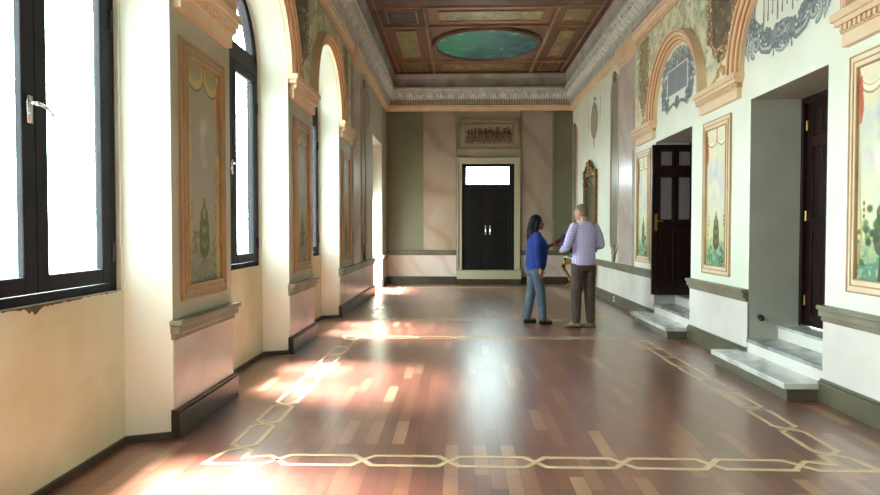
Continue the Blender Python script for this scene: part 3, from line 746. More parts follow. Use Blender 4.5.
# spandrel frescoes --------------------------------------------------
def foliage(c, al=.8):
    c.mix(np.clip((c.noise(.16) - .45) * 6, 0, 1) * al, (176, 186, 160)); c.mix(np.clip((c.noise(.07) - .58) * 8, 0, 1) * al, (146, 160, 138)); c.mix(np.clip((c.noise(.2) - .6) * 6, 0, 1) * .6, (208, 176, 140))
def wreath(c, u, v0, v1, hw):
    R = c.r; dk = hw > .3; vm = v0 + (v1 - v0) * .25
    t = np.clip((c.v - vm) / (v1 - vm), 0, 1); hwv = np.where(c.v > vm, hw * (.75 + .25 * np.sin(t * PI * .5)), hw * .8 * np.sqrt(np.clip((c.v - v0) / (vm - v0), 0, 1)))
    q = abs(c.u - u) / np.maximum(hwv, 1e-4); ins = (c.v > v0) & (c.v < v1)
    c.mix((q < 1) * ins * 1., (160, 152, 112)); c.mix((q < .8) * ins * 1., (106, 94, 76) if dk else (150, 144, 112)); n = c.noise(.08)
    c.mix((q < .72) * ins * np.clip((n - .4) * 4, 0, 1), (88, 66, 60) if dk else (126, 116, 84)); c.mix((q < .72) * ins * np.clip((c.noise(.06) - .58) * 6, 0, 1), (150, 160, 120))
    for k in range(190):
        s = R.choice([-1, 1]); tt = R.rand() ** 1.9
        vv = v0 + (v1 - v0) * tt * .95; hh = np.interp(vv, [v0, vm, v1], [.05, hw * .85, hw])
        uu = u + s * hh * (R.uniform(.8, 1.1) if tt > .12 else R.uniform(0, 1.1)); r_ = R.uniform(.02, .042)
        c.oval(uu, vv, r_ * 1.35, r_ * 1.35, (74, 48, 34) if dk else (104, 84, 56), 1, .4); c.oval(uu, vv, r_, r_, [(232, 198, 160), (214, 188, 120), (186, 124, 104), (244, 222, 186)][k % 4], 1, .5)
    c.stroke([(u, v0), (u, v0 - .14)], [.03, .05], (196, 160, 96))
    for s in (-1, 1):
        c.stroke(spiral(u + s * .07, v0 - .17, .05, PI / 2, 1.1, -s), [.03] * 23, (150, 124, 84)); c.stroke([(u + s * .02, v0 - .1), (u + s * .16, v0 - .22), (u + s * .26, v0 - .24)], [.04, .05, .02], (170, 140, 92))
def spandrel(m, a, b, z0, z1, holes, Rh, med, label, seed, hw=.4, v0=.3, res=75):
    c = CV(b - a, z1 - z0, res, seed); c.fill((226, 222, 190)); foliage(c)
    c.mix(np.clip((.3 - c.v) / .15, 0, 1), (228, 222, 190))
    c.stroke([(0, z1 - z0 - .02), (b - a, z1 - z0 - .02)], .03, (190, 130, 70))
    for x in med: wreath(c, x - a, v0, z1 - z0 - .06, hw)
    for yc, zs in holes: c.m &= np.hypot(c.u + a - yc, np.maximum(c.v + z0 - zs, 0)) > Rh
    o = c.build('spandrel_fresco', m, a, z0, .006); tag(o, label, 'fresco')
    return o
spandrel(mR, RA[0], RA[1], ZSR, 4.49, [(RA[0], ZSR), (RA[1], ZSR)], 1.02, [7.18], 'dark garland medallion fresco between the two right arches', 21)
spandrel(mR, RA[1], 10.56, ZSR, 4.49, [(RA[1], ZSR)], 1.02, [10.12], 'gold-brown oval medallion fresco beyond the farther right arch', 22, .24, .22)
spandrel(mR, 3.5, RA[0], ZSR, 4.49, [(RA[0], ZSR)], 1.02, [4.33], 'fresco above the nearest right cornice block, near the top right corner', 23)
spandrel(mL, LA[1], LA[2], ZS, 4.49, [(LA[1], ZS), (LA[2], ZS)], 1.05, [(LA[1] + LA[2]) / 2], 'fresco high above the nearest pier on the window side', 24)
spandrel(mL, LA[2], LA[3], ZS, 4.49, [(LA[2], ZS), (LA[3], ZS)], 1.05, [(LA[2] + LA[3]) / 2], 'dark garland fresco above the second window pier', 25)
spandrel(mL, LA[3], 10.95, ZS, 4.49, [(LA[3], ZS)], 1.05, [10.45], 'shaded garland fresco beyond the last arched window', 26, .22, .24)

# grey cartouches on the door arches ----------------------------------
def grow(c, al): c.m |= al > .35
def cartouche_far(yc):
    a, z0 = yc - .78, 3.0; c = CV(1.56, .98, 110, 31); c.fill((214, 218, 200)); c.m[:] = False; R = c.r; u = .72
    G = [(108, 118, 122), (136, 146, 148), (84, 94, 102)]
    for s in (-1, 1):                       # side scrolls, crown leaves, hanging swag
        for (x, y, r_, t) in ((.47, .34, .1, 0), (.5, .52, .08, 2), (.44, .17, .09, 1), (.52, .66, .06, 1.5), (.34, .1, .07, 2.4)):
            grow(c, c.stroke(spiral(u + s * x, y, r_, t if s > 0 else PI - t, 1.3, s), [.045] * 23, G[0])); c.stroke(spiral(u + s * x, y, r_, t if s > 0 else PI - t, 1.3, s), [.016] * 23, (196, 202, 196))
        for k in range(7):
            x = .05 + k * .062; hgt = .9 - .035 * k + .03 * math.sin(k * 2.2)
            grow(c, c.stroke([(u + s * x, .6), (u + s * (x + .015), hgt)], [.06, .012], G[k % 3]))
        grow(c, c.stroke([(u + s * .42, .2), (u + s * .3, .08), (u + s * .12, .13), (u, .06)], [.05, .07, .05, .06], G[1]))
        c.stroke([(u + s * .42, .2), (u + s * .3, .08), (u + s * .12, .13), (u, .06)], .014, G[2])
    for k in range(120):
        s = 1 if k % 2 else -1; x, y = s * R.uniform(.3, .52), R.uniform(.1, .78); grow(c, c.oval(u + x, y, .05, .045, G[k % 3], .9, .5)); c.oval(u + x + .01, y + .01, .02, .018, (184, 190, 186), .7, .5)
    for k in range(60):
        x, y = R.normal(0, .22), R.uniform(.62, .82)
        c.oval(u + x, y, .022, .03, G[k % 3], .9, .5); 
    grow(c, c.oval(u, .68, .4, .2, G[1], .35, .2)); grow(c, c.stroke([(u, .14), (u, .02)], [.16, .02], G[0]))
    for k in range(90): c.oval(u + R.uniform(-.4, .4), R.uniform(.6, .86), .014, .02, [(190, 196, 190), G[2]][k % 2], .8, .5)
    al = ((abs(c.u - u) < .345) & (abs(c.v - .43) < .185)); c.m |= al; c.mix(al * 1., (222, 222, 212))
    al = ((abs(c.u - u) < .32) & (abs(c.v - .43) < .165)); c.mix(al * 1., (132, 138, 144))
    for k in range(9): c.stroke([(u - .29, .3 + k * .032), (u + .29, .3 + k * .032)], .007, (116, 120, 130), .5)
    c.stroke([(u + .02, .28), (u + .02, .58)], .008, (170, 176, 180))
    tag(c.build('tablet_fresco', lambda u_, v_, d_: mR(yc + (u_ - yc) * 1.15, v_, d_), a + .06, z0, .005), 'grey painted tablet with leafy scrolls above the farther right doorway', 'fresco')
def cartouche_near(yc):
    a, z0 = yc - .8, 3.06; c = CV(1.6, .93, 130, 32); c.fill((206, 212, 198)); c.m[:] = False; R = c.r; u = .8
    G = [(124, 134, 136), (150, 160, 162), (84, 94, 98)]
    def sw(pts, w0, col, hi=True):
        grow(c, c.stroke(pts, w0, G[2], 1, .008)); c.stroke(pts, [x * .72 for x in w0], col, 1, .01)
        if hi: c.stroke([(p, q + .008) for p, q in pts], [x * .25 for x in w0], (206, 212, 204), .9, .01)
    for s in (-1, 1):
        sw([(u + s * .1, .17), (u + s * .22, .1), (u + s * .34, .13), (u + s * .43, .22), (u + s * .47, .34)], [.09, .1, .08, .07, .05], G[0])
        sw(spiral(u + s * .47, .2, .105, -1.2 if s > 0 else PI + 1.2, 1.25, s), [.06] * 23, G[1]); sw(spiral(u + s * .58, .34, .09, -1 if s > 0 else PI + 1, 1.2, s), [.05] * 23, G[0])
        sw(spiral(u + s * .3, .26, .07, 1 if s > 0 else PI - 1, 1.2, -s), [.04] * 23, G[0])
        sw([(u + s * .6, .1), (u + s * .64, .2), (u + s * .6, .3), (u + s * .66, .46), (u + s * .6, .6)], [.03, .08, .06, .05, .03], G[1])
        sw([(u + s * .14, .1), (u + s * .15, 0.02)], [.02, .03], G[0], False)
        sw([(u + s * .5, .45), (u + s * .52, .6), (u + s * .42, .74), (u + s * .25, .84), (u, .88)], [.05, .07, .07, .06, .06], G[0])
        for k in range(8): sw([(u + s * (.1 + .05 * k), .84 - .02 * k), (u + s * (.12 + .055 * k), .92 - .03 * k)], [.04, .015], G[k % 2], False)
    sw([(u - .14, .12), (u - .08, .05), (u, .03), (u + .08, .05), (u + .14, .12)], [.03, .045, .05, .045, .03], G[1])
    for k in range(210):
        x = R.uniform(-.68, .68); y = .14 + .42 * (abs(x) / .68) ** 1.6 + R.normal(0, .035); rr_ = R.uniform(.02, .04)
        grow(c, c.oval(u + x, y, rr_ * 1.3, rr_ * 1.3, G[2], 1, .4)); c.oval(u + x, y, rr_, rr_, [G[0], G[1], (176, 186, 184), (120, 134, 150)][k % 4], 1, .5)
    grow(c, c.oval(u, .21, .2, .1, G[0], 1, .1))
    for k in range(80): c.oval(u + R.normal(0, .09), .21 + R.normal(0, .045), .022, .018, [G[0], G[1], G[2], (190, 198, 196), (110, 126, 146)][k % 5], .9, .5)
    for k in range(9):                     # pendant strokes inside the ring
        x = u - .32 + k * .08; sw([(x, .62), (x + .008, .42 - .04 * (k % 3))], [.02, .028], G[0], False); 
    sw([(u - .36, .63), (u + .36, .63)], [.02, .02], G[1], False)
    tag(c.build('garland_fresco', lambda u_, v_, d_: mR(yc + (u_ - yc) * 1.1, v_, d_), a, z0 - .05, .005), 'grey painted scroll garland above the nearer right doorway', 'fresco')
cartouche_far(8.60); cartouche_near(5.84)

# trophies on the far side walls
def trophy(m, uc, z0, label, seed, h_=1.3):
    c = CV(.95, h_, 60, seed); c.fill((120, 110, 80)); c.m[:] = False; R = c.r; u = .475; G = [(132, 128, 102), (108, 104, 84), (176, 166, 132)]
    grow(c, c.stroke([(u, .05), (u, h_ - .04)], .03, G[1]))
    for k in range(26):
        v = h_ * (.08 + .85 * (k / 26)); hw = .12 + .2 * math.sin(PI * (k / 26) ** 1.2)
        for s in (-1, 1): grow(c, c.stroke([(u, v), (u + s * hw * R.uniform(.5, 1), v + R.uniform(-.03, .09))], [.035, .02], G[R.randint(3)]))
    grow(c, c.oval(u, h_ * .5, .24, .4, G[0], 1, .1)); c.oval(u, h_ * .5, .17, .31, (150, 148, 120), 1, .2)
    for k in range(60): q_ = R.uniform(0, 6.3); c.oval(u + .2 * math.cos(q_), h_ * .5 + .35 * math.sin(q_), .03, .03, G[k % 3], .9, .5)
    for s in (-1, 1): grow(c, c.stroke([(u + s * .38, h_ * .95), (u + s * .42, h_ * .6), (u + s * .36, h_ * .3)], [.02, .04, .015], G[0]))
    tag(c.build('trophy_fresco', lambda u_, v_, d_: m(uc + (u_ - uc) * 1.5, v_, d_), uc - .475, z0, .006), label, 'fresco')
trophy(mR, 13.8, 3.12, 'olive painted trophy above the gilt mirror', 41)
trophy(mL, 12.95, 3.25, 'dark painted trophy high on the far window wall before the balcony opening', 42)

# arched blind niche panels on the far walls
def niche(m, uc, hw, z0, zt, label):
    T = thing('arched_panel', label, 'wall panel', m(uc, z0, 0)); n = 14
    out = [(uc + hw, z0 + hw * .7)] + [(uc + hw * math.cos(PI * i / n), zt - hw * 1.3 + hw * 1.3 * math.sin(PI * i / n)) for i in range(n + 1)] + [(uc - hw, z0 + hw * .7), (uc - hw * .45, z0 + hw * .15), (uc, z0), (uc + hw * .45, z0 + hw * .15)]
    k = MB(); k.rings([[m(u, v, .002) for u, v in out], [m(u, v, .012) for u, v in out]]); apart(T, k.build('field', 'dark_sage'))
    k = MB(); e = .045
    big = [(uc + (u - uc) * (1 + e / hw), z0 - e + (v - z0) * (1 + 2 * e / (zt - z0))) for u, v in out]
    rr = [[m(*o_, .002), m(*b_, .002), m(*b_, .03), m(*o_, .03)] for o_, b_ in zip(out + out[:1], big + big[:1])]
    k.rings(rr, closed_ends=False); apart(T, k.build('moulding', 'pink_paint'))
    k = MB(); k.ell(m(uc, z0 + .02, .032), (.03, .12, .12)); k.ell(m(uc, z0 - .1, .032), (.03, .06, .1)); apart(T, k.build('bottom_ornament', 'rail_grey', smooth=True)); k = MB(); k.ell(m(uc, zt, .032), (.03, .1, .1)); apart(T, k.build('top_ornament', 'rail_grey', smooth=True))
niche(mR, 11.92, .27, .98, 4.28, 'tall narrow grey-green arched panel right of the mirror')
niche(mR, 15.95, .22, .98, 4.0, 'narrow arched panel in the far right corner')
niche(mL, 12.35, .25, .98, 4.28, 'tall narrow dark arched panel on the window side wall')

# ------------------------------------------------------------------ relief over the back door
T = thing('relief_panel', 'framed dark bronze relief of small figures above the black double door', 'relief', (.78, YB, 3.49))
k = MB()
def frame_m(k, m, a, b, z0, z1, w_, d0, d1):
    k.mbox(m, a, a + w_, z0, z1, d0, d1); k.mbox(m, b - w_, b, z0, z1, d0, d1); k.mbox(m, a + w_, b - w_, z0, z0 + w_, d0, d1); k.mbox(m, a + w_, b - w_, z1 - w_, z1, d0, d1)
frame_m(k, mBk, -.03, 1.59, 3.49, 4.31, .05, -.01, .05); frame_m(k, mBk, .02, 1.54, 3.54, 4.26, .03, -.01, .035); frame_m(k, mBk, .14, 1.42, 3.64, 4.17, .03, -.01, .045)
apart(T, k.build('frame', 'rail_grey', bevel=.004))
k = MB(); k.mbox(mBk, .05, 1.51, 3.57, 4.23, -.01, .015); apart(T, k.build('backing', 'frame_brown'))
k = MB()
for i in range(13):
    u = .22 + i * .093 + rnd.uniform(-.015, .015); hh = rnd.uniform(.30, .38); z = 3.68; d = .03
    ln = rnd.uniform(-.03, .03)
    k.ell(mBk(u + ln, z + hh, d), (.024, .022, .03), 8, 6); k.limb([(mBk(u + ln * .8, z + hh * .82, d), .03), (mBk(u, z + hh * .45, d), .026)])
    for s in (-1, 1):
        k.limb([(mBk(u + s * .012, z + hh * .45, d), .02), (mBk(u + s * .03, z + hh * .2, d), .015), (mBk(u + s * rnd.uniform(.01, .05), z + .01, d), .012)])
        k.limb([(mBk(u + ln + s * .025, z + hh * .8, d), .014), (mBk(u + s * .055, z + hh * rnd.uniform(.5, .9), d), .011), (mBk(u + s * .07, z + hh * rnd.uniform(.4, 1.15), d), .01)])
apart(T, k.build('figures', 'bronze_relief', smooth=True))

# ------------------------------------------------------------------ coffered ceiling
k = MB()
X0, X1 = -1.64, 2.69
for (a, b, c, d, dd) in ((X0, X0 + .09, YF, 16.13, .05), (X1 - .09, X1, YF, 16.13, .05), (X0, X1, 16.04, 16.13, .05)): k.mbox(mC, a, b, c, d, -.01, dd)
trim(k, 'ceiling_red', bevel=.006)
k = MB()
for x in (-.66, 1.78):
    for a, b in ((11.4, 16.04), (YF, 10.7)): k.mbox(mC, x, x + .035, a, b, -.01, .06); k.mbox(mC, x + .05, x + .07, a, b, -.01, .04)
for y in (10.66, 11.36, 12.42, 15.0, 9.6, 7.1, 6.0, 5.3, 4.2, 1.7): k.mbox(mC, X0 + .09, X1 - .09, y, y + .04, -.01, .055)
k.mbox(mC, X0 + .11, X0 + .13, YF, 16.0, -.01, .05); k.mbox(mC, X1 - .13, X1 - .11, YF, 16.0, -.01, .05)
trim(k, 'ceiling_trim', bevel=.004)
k = MB(); k.mbox(mC, X0 + .09, X1 - .09, 10.72, 11.34, -.01, .03); k.cur = 1; x = X0 + .2
while x < X1 - .3:
    for j in range(4): k.mbox(mC, x + j * .045, x + j * .045 + .022, 10.84, 11.2, .02, .045)
    x += .33
trim(k, ['ceiling_brown', 'ceiling_red'])
def ceil_panel(a, b, c_, d_, col, orn, label, seed, inner=None, busy=0.6):
    T = thing('ceiling_panel', label, 'ceiling painting', ((a + b) / 2, (c_ + d_) / 2, ZC))
    c = CV(b - a, d_ - c_, 45, seed); c.fill(col); c.mix(c.noise(.3) * .35, (70, 50, 36)); W_, H_ = c.w, c.h
    ii = inner if inner else (.13, .13)
    ins = (c.u > ii[0]) & (c.u < W_ - ii[0]) & (c.v > ii[1]) & (c.v < H_ - ii[1]); c.mix(ins * .85, orn)
    n = 26 if W_ * H_ > 1.2 else 12
    for k_ in range(n):
        u, v = c.r.uniform(ii[0] + .08, W_ - ii[0] - .08), c.r.uniform(ii[1] + .08, H_ - ii[1] - .08)
        c.stroke(spiral(u, v, c.r.uniform(.05, .11), c.r.uniform(0, 6), 1.1, c.r.choice([-1, 1])), [.028] * 23, [(198, 178, 120), (96, 72, 44), (160, 150, 110)][k_ % 3], busy)
    c.build('painting', mC, a, c_, .012, T)
    k = MB(); e = ii[0] - .02
    for (p, q, r_, s_) in ((a + e, a + e + .025, c_ + ii[1] - .02, d_ - ii[1] + .02), (b - e - .025, b - e, c_ + ii[1] - .02, d_ - ii[1] + .02), (a + e + .025, b - e - .025, c_ + ii[1] - .02, c_ + ii[1] + .005), (a + e + .025, b - e - .025, d_ - ii[1] - .005, d_ - ii[1] + .02)):
        k.mbox(mC, p, q, r_, s_, 0, .035)
    apart(T, k.build('moulding', 'ceiling_trim'))
CA, CBm, CCc = (-1.49, -.68), (-.57, 1.76), (1.87, 2.54)
ceil_panel(*CA, 11.43, 12.40, (70, 56, 60), (64, 50, 56), 'dark plain square ceiling panel left of the roundel, nearest row', 51, busy=.15)
ceil_panel(*CBm, 11.43, 12.40, (140, 96, 56), (150, 148, 100), 'long green scroll-painted ceiling panel in front of the roundel', 52, (.2, .22))
ceil_panel(*CCc, 11.43, 12.40, (120, 84, 50), (128, 124, 84), 'square scroll-painted ceiling panel right, nearest row', 53)
ceil_panel(*CA, 12.5, 14.98, (96, 62, 42), (120, 124, 76), 'narrow olive ceiling panel left of the green roundel', 54, (.22, .25), .3)
ceil_panel(*CCc, 12.5, 14.98, (96, 62, 42), (124, 116, 78), 'narrow scroll-painted ceiling panel right of the green roundel', 55, (.2, .3))
ceil_panel(*CA, 15.07, 16.02, (84, 50, 36), (90, 70, 46), 'small brown ceiling panel in the far left corner', 56, busy=.4)
ceil_panel(*CBm, 15.07, 16.02, (110, 72, 44), (124, 108, 66), 'long brown scroll-painted ceiling panel behind the roundel', 57, (.2, .2))
ceil_panel(*CCc, 15.07, 16.02, (84, 50, 36), (90, 66, 46), 'small brown ceiling panel in the far right corner', 58, busy=.4)
T = thing('ceiling_roundel', 'round green sky painting with red rim in the middle of the ceiling', 'ceiling painting', (.6, 13.74, ZC))
c = CV(2.3, 2.3, 50, 60); c.fill((44, 118, 96)); c.m = np.hypot(c.u - 1.15, c.v - 1.15) < 1.11
c.mix(np.clip((c.u - .9) * 1.2, 0, 1) * .85, (34, 70, 84)); c.mix(np.clip((c.noise(.5) - .5) * 5, 0, 1) * .8, (28, 62, 66)); c.mix(np.clip((c.noise(.35) - .58) * 6, 0, 1) * .5, (84, 150, 130)); c.mix(np.clip((c.noise(.2) - .7) * 9, 0, 1) * .7, (160, 180, 160))
c.mix(np.clip(.5 - abs(c.u - .45), 0, 1) * .5, (60, 150, 108))
c.build('painting', mC, -.55, 12.59, .03, T)
k = MB()
r = []
for i in range(65):
    t = 2 * PI * i / 64; r.append([mC(.6 + R_ * math.cos(t), 13.74 + R_ * math.sin(t), d) for R_, d in ((1.09, .0), (1.09, .05), (1.12, .075), (1.17, .075), (1.2, .04), (1.2, .0))])
k.rings(r, closed_ends=False); apart(T, k.build('rim', 'ceiling_red', smooth=False))

# ------------------------------------------------------------------ console table and mirror
CT = thing('console_table', 'gilt console table with curved legs against the right wall behind the man', 'table', (2.72, 14.3, 0))
k = MB(); k.box(2.53, 2.93, 13.35, 15.25, .745, .775); apart(CT, k.build('table_top', 'white_marble', bevel=.008))
k = MB(); k.box(2.57, 2.92, 13.42, 15.18, .64, .745)
for i in range(24):
    y = 13.45 + 1.7 * i / 23; k.ell((2.565, y, .64 - .03 * math.sin(PI * i / 23 * 3) ** 2), (.015, .035, .03), 8, 6)
apart(CT, k.build('apron', 'gilt'))
for (x, y, sx, sy) in ((2.6, 13.48, -1, -1), (2.6, 15.12, -1, 1), (2.86, 13.48, 0, -1), (2.86, 15.12, 0, 1)):
    k = MB(); pts = []; rs = []
    for i in range(15):
        t = i / 14; off = .075 * math.sin(t * 2 * PI) * (1 if t < .5 else 1.0); pts.append((x + sx * (off + .01), y + sy * off * .7, .70 * (1 - t) + .02 * t)); rs.append(.045 * (1 - t) + .02 + (.015 if t > .93 else 0))
    k.tube(pts, rs, 10); k.ell((pts[-1][0], pts[-1][1], .03), (.04, .04, .03), 10, 6); k.ell(pts[2], (.055, .05, .06), 10, 6)
    apart(CT, k.build('leg', 'gilt', smooth=True))
MI = thing('wall_mirror', 'tall gilt mirror with carved crest above the console table', 'mirror', (XR - .03, 14.05, .9))
k = MB(); frame_m(k, mR, 13.45, 14.65, .95, 2.68, .08, .005, .05); frame_m(k, mR, 13.43, 14.67, .93, 2.70, .03, .005, .065)
for (u, z) in ((13.5, 2.62), (14.6, 2.62), (13.5, 1.05), (14.6, 1.05), (13.5, 2.45), (14.6, 2.45)): k.ell(mR(u, z, .06), (.03, .06, .08), 10, 6)
apart(MI, k.build('frame', 'gilt', bevel=.008))
k = MB(); k.mbox(mR, 13.52, 14.58, 1.02, 2.61, .005, .02); apart(MI, k.build('mirror_glass', 'mirror_glass'))
k = MB(); k.ell(mR(14.05, 2.78, .055), (.035, .15, .14), 14, 9); k.ell(mR(14.05, 2.91, .055), (.03, .06, .06))
for s in (-1, 1):
    k.tube([mR(14.05 + s * a, z, .07) for a, z in ((.1, 2.74), (.22, 2.8), (.32, 2.75), (.42, 2.69), (.5, 2.73), (.52, 2.68))], [.04, .04, .035, .03, .03, .025])
    k.tube([mR(14.05 + s * a, z, .07) for a, z in ((.06, 2.85), (.14, 2.9), (.2, 2.84), (.16, 2.78))], [.03, .03, .03, .02])
apart(MI, k.build('crest', 'gilt', smooth=True))

# plaster damage under the nearest window
for (yy, label) in ((3.28, 'dark brown broken plaster patch under the nearest window frame'),):
    k = MB()
    pts_t = [(2.62 + i * .06, .965) for i in range(22)]
    n = 70; top = [(XREC + .003, 2.5 + i * 1.4 / n, .999) for i in range(n + 1)]; bot = [(XREC + .003, 2.5 + i * 1.4 / n, .997 - .009 * rnd.random() ** 2 - .030 * math.exp(-((i - 31) / 3.5) ** 2) * (.6 + rnd.random()) - .014 * rnd.random() * math.exp(-((i - 42) / 8) ** 2)) for i in range(n + 1)]
    for i in range(n): k.quad(top[i], top[i + 1], bot[i + 1], bot[i])
    tag(k.build('plaster_damage', 'stain'), label, 'wall damage')

# ------------------------------------------------------------------ people
def bake(o, voxel, smooth=6):
    m1 = o.modifiers.new('r', 'REMESH'); m1.mode = 'VOXEL'; m1.voxel_size = voxel; m1.use_smooth_shade = True
    m2 = o.modifiers.new('s', 'SMOOTH'); m2.iterations = smooth; m2.factor = .5
    bpy.context.view_layer.update(); dg = bpy.context.evaluated_depsgraph_get()
    me = bpy.data.meshes.new_from_object(o.evaluated_get(dg)); o.modifiers.clear(); me.name = o.name
    mats = [s for s in o.data.materials]; o.data = me
    if not me.materials:
        for s in mats: me.materials.append(s)
    me.polygons.foreach_set('use_smooth', [True] * len(me.polygons))
    return o
def hand(k, wrist, palm, d, side, curl=.4, sc=1.0):
    """palm centre from wrist along d; side = direction of the thumb"""
    d = Vector(d).normalized(); side = Vector(side); side = (side - d * side.dot(d)).normalized(); nrm = d.cross(side).normalized(); w_ = Vector(wrist)
    pc = w_ + d * .045 * sc
    k.tube([w_, w_ + d * .03, w_ + d * .075 * sc], [.024, .03, .032], 10); 
    for i, (off, L_) in enumerate(((.024, .068), (.008, .076), (-.009, .07), (-.025, .055))):
        b0 = w_ + d * .075 * sc + side * off; p1 = b0 + (d * math.cos(curl * .5) + nrm * math.sin(curl * .5)) * L_ * .5; p2 = p1 + (d * math.cos(curl * 1.6) + nrm * math.sin(curl * 1.6)) * L_ * .5
        k.limb([(b0 - d * .02, .0095), (p1, .0085), (p2, .0072)])
    t0 = w_ + d * .025 + side * .02; t1 = t0 + (side * .8 + d * .6).normalized() * .035; t2 = t1 + (side * .2 + d + nrm * .3).normalized() * .03
    k.limb([(t0, .013), (t1, .0105), (t2, .0085)])
def head(k, c, sc=1.0, jaw=1.0):
    x, y, z = c
    k.ell((x, y - .012, z + .02), (.074 * sc, .092 * sc, .092 * sc), 20, 14); k.ell((x, y + .022, z - .035), (.056 * sc * jaw, .066 * sc, .075 * sc), 16, 12)
    k.ell((x, y + .06, z - .085 * sc), (.026, .022, .022), 10, 8)
    k.tube([(x, y + .078, z + .012), (x, y + .096, z - .012), (x, y + .103, z - .028)], [.008, .012, .013], 10)
    for s in (-1, 1): k.ell((x + s * .013, y + .094, z - .03), (.009, .01, .008), 8, 6); k.ell((x + s * .075 * sc, y - .005, z - .008), (.012, .022, .034), 10, 8); k.ell((x + s * .03, y + .075, z + .028), (.024, .012, .008), 8, 6)
def turn(k, n0, c, a):
    ca, sa = math.cos(a), math.sin(a); x, y = c[0], c[1] - .02
    for i in range(n0, len(k.v)): p = k.v[i]; k.v[i] = (x + (p[0] - x) * ca - (p[1] - y) * sa, y + (p[0] - x) * sa + (p[1] - y) * ca, p[2])
def face_parts(P, c, lips, a=0.0):
    x, y, z = c
    for s in (-1, 1):
        k = MB(); k.ell((x + s * .03, y + .076, z + .01), (.013, .009, .008), 10, 8); turn(k, 0, c, a); e = k.build('eye', 'eye_white', P, smooth=True); 
        k = MB(); k.ell((x + s * .03, y + .083, z + .01), (.006, .004, .006), 8, 6); turn(k, 0, c, a); k.build('iris', 'black_iron', e, smooth=True)
    k = MB(); k.ell((x, y + .085, z - .056), (.022, .01, .005), 10, 6); k.ell((x, y + .083, z - .064), (.018, .01, .006), 10, 6); turn(k, 0, c, a); k.build('mouth', lips, P, smooth=True)
def leg_chain(hip, knee, ank, r): return [(hip, r[0]), (tuple((Vector(hip) * .5 + Vector(knee) * .5)), r[0] * .86), (knee, r[1]), (tuple(Vector(knee) * .68 + Vector(ank) * .32), r[1] * .98), (ank, r[2])]
def shoe(name, ank, ang, L_, w_, m, P, sole):
    k = MB(); ca, sa = math.cos(ang), math.sin(ang)
    def q(x, y, z): return (ank[0] + x * ca - y * sa, ank[1] + x * sa + y * ca, z)
    secs = []
    for t, hw, hz in ((-.28, .5, .45), (-.25, .72, .85), (-.1, .78, 1.0), (.1, .78, .95), (.3, .9, .66), (.5, 1.0, .52), (.65, .88, .45), (.72, .45, .3)):
        secs.append([q(hw * w_ * math.cos(a), t * L_, .012 + (.075 * hz) * (.5 + .5 * math.sin(a))) for a in [2 * PI * j / 14 for j in range(14)]])
    k.rings(secs); o = k.build(name, m, P, smooth=True)
    k = MB(); r = [q(hw * w_, t * L_, 0) for t, hw in ((-.28, .5), (-.2, .8), (.1, .84), (.5, 1.06), (.68, .8), (.73, .3))]; l = [q(-hw * w_, t * L_, 0) for t, hw in ((-.28, .5), (-.2, .8), (.1, .84), (.5, 1.06), (.68, .8), (.73, .3))]
    ol = r + l[::-1]; k.rings([[(a, b, 0.0025) for a, b, _ in ol], [(a, b, .018) for a, b, _ in ol]]); k.build('sole', sole, o)
    return o

# woman: facing +X, phone in her raised left hand
Wm = thing('woman', 'woman in blue blouse and pale jeans with long dark hair, holding a phone', 'person', (1.13, 9.34, 0), -PI / 2 + .12)
fL, fR = (-.085, -.10, .08), (.085, .10, .08)
H0 = (0, .04, 1.50)
k = MB()
k.loft([(0, .0, .80, .15, .12), (0, .0, .92, .165, .13), (0, .02, 1.05, .145, .12), (0, .01, 1.2, .15, .12), (0, 0, 1.31, .14, .085), (0, 0, 1.36, .07, .06)])
for s in (-1, 1): k.ell((s * .13, 0, 1.31), (.055, .05, .045))
k.limb([((0, -.005, 1.33), .056), ((0, .012, 1.42), .05)]); head(k, H0, .98, .92)
k.limb(leg_chain((-.085, -.0, .83), (-.09, -.03, .46), fL, (.085, .055, .04))); k.limb(leg_chain((.085, .0, .83), (.09, .07, .46), fR, (.085, .055, .04)))
for f in (fL, fR): k.ell((f[0], f[1] + .05, .045), (.033, .10, .028), 12, 8)
rel, rwr = (.225, -.02, 1.06), (.215, .03, .83); lel, lwr = (-.2, .05, 1.06), (-.1, .26, 1.16)
k.limb([((.165, 0, 1.3), .045), (rel, .036), (rwr, .024)]); k.limb([((-.165, 0, 1.3), .045), (lel, .036), (lwr, .024)])
hand(k, rwr, None, (0, .12, -1), (-.2, 1, 0), .35); hand(k, lwr, None, (.15, 1, .28), (.9, 0, .5), .75)
b_ = k.build('body', 'skin_brown', Wm); bake(b_, .0055, 4)
face_parts(b_, H0, 'lips')
k = MB()
k.loft([(0, 0, .80, .165, .14), (0, .01, .86, .178, .155), (0, .02, .95, .178, .162), (0, .03, 1.06, .168, .16), (0, .035, 1.16, .172, .165), (0, .02, 1.25, .175, .135), (0, 0, 1.32, .16, .095), (0, -.005, 1.37, .085, .07)], 26)
k.limb([((.155, 0, 1.31), .062), ((.205, -.01, 1.19), .058), (rel, .056), ((.22, .005, .93), .048), ((.217, .02, .87), .042)])
k.limb([((-.155, 0, 1.31), .062), ((-.19, .02, 1.19), .058), (lel, .054), ((-.16, .15, 1.11), .046), ((-.12, .225, 1.145), .04)])
bake(k.build('blouse', 'blue_blouse', Wm), .008, 6)
k = MB(); k.loft([(0, 0, .74, .15, .13), (0, 0, .84, .168, .145), (0, .005, .92, .16, .14)], 24)
k.limb(leg_chain((-.082, -.0, .80), (-.088, -.03, .46), (fL[0], fL[1], .10), (.098, .072, .062))); k.limb(leg_chain((.082, .0, .80), (.09, .07, .46), (fR[0], fR[1], .10), (.098, .072, .062)))
bake(k.build('jeans', 'jeans', Wm), .008, 5)
k = MB(); hx0, hy0, hz0 = H0
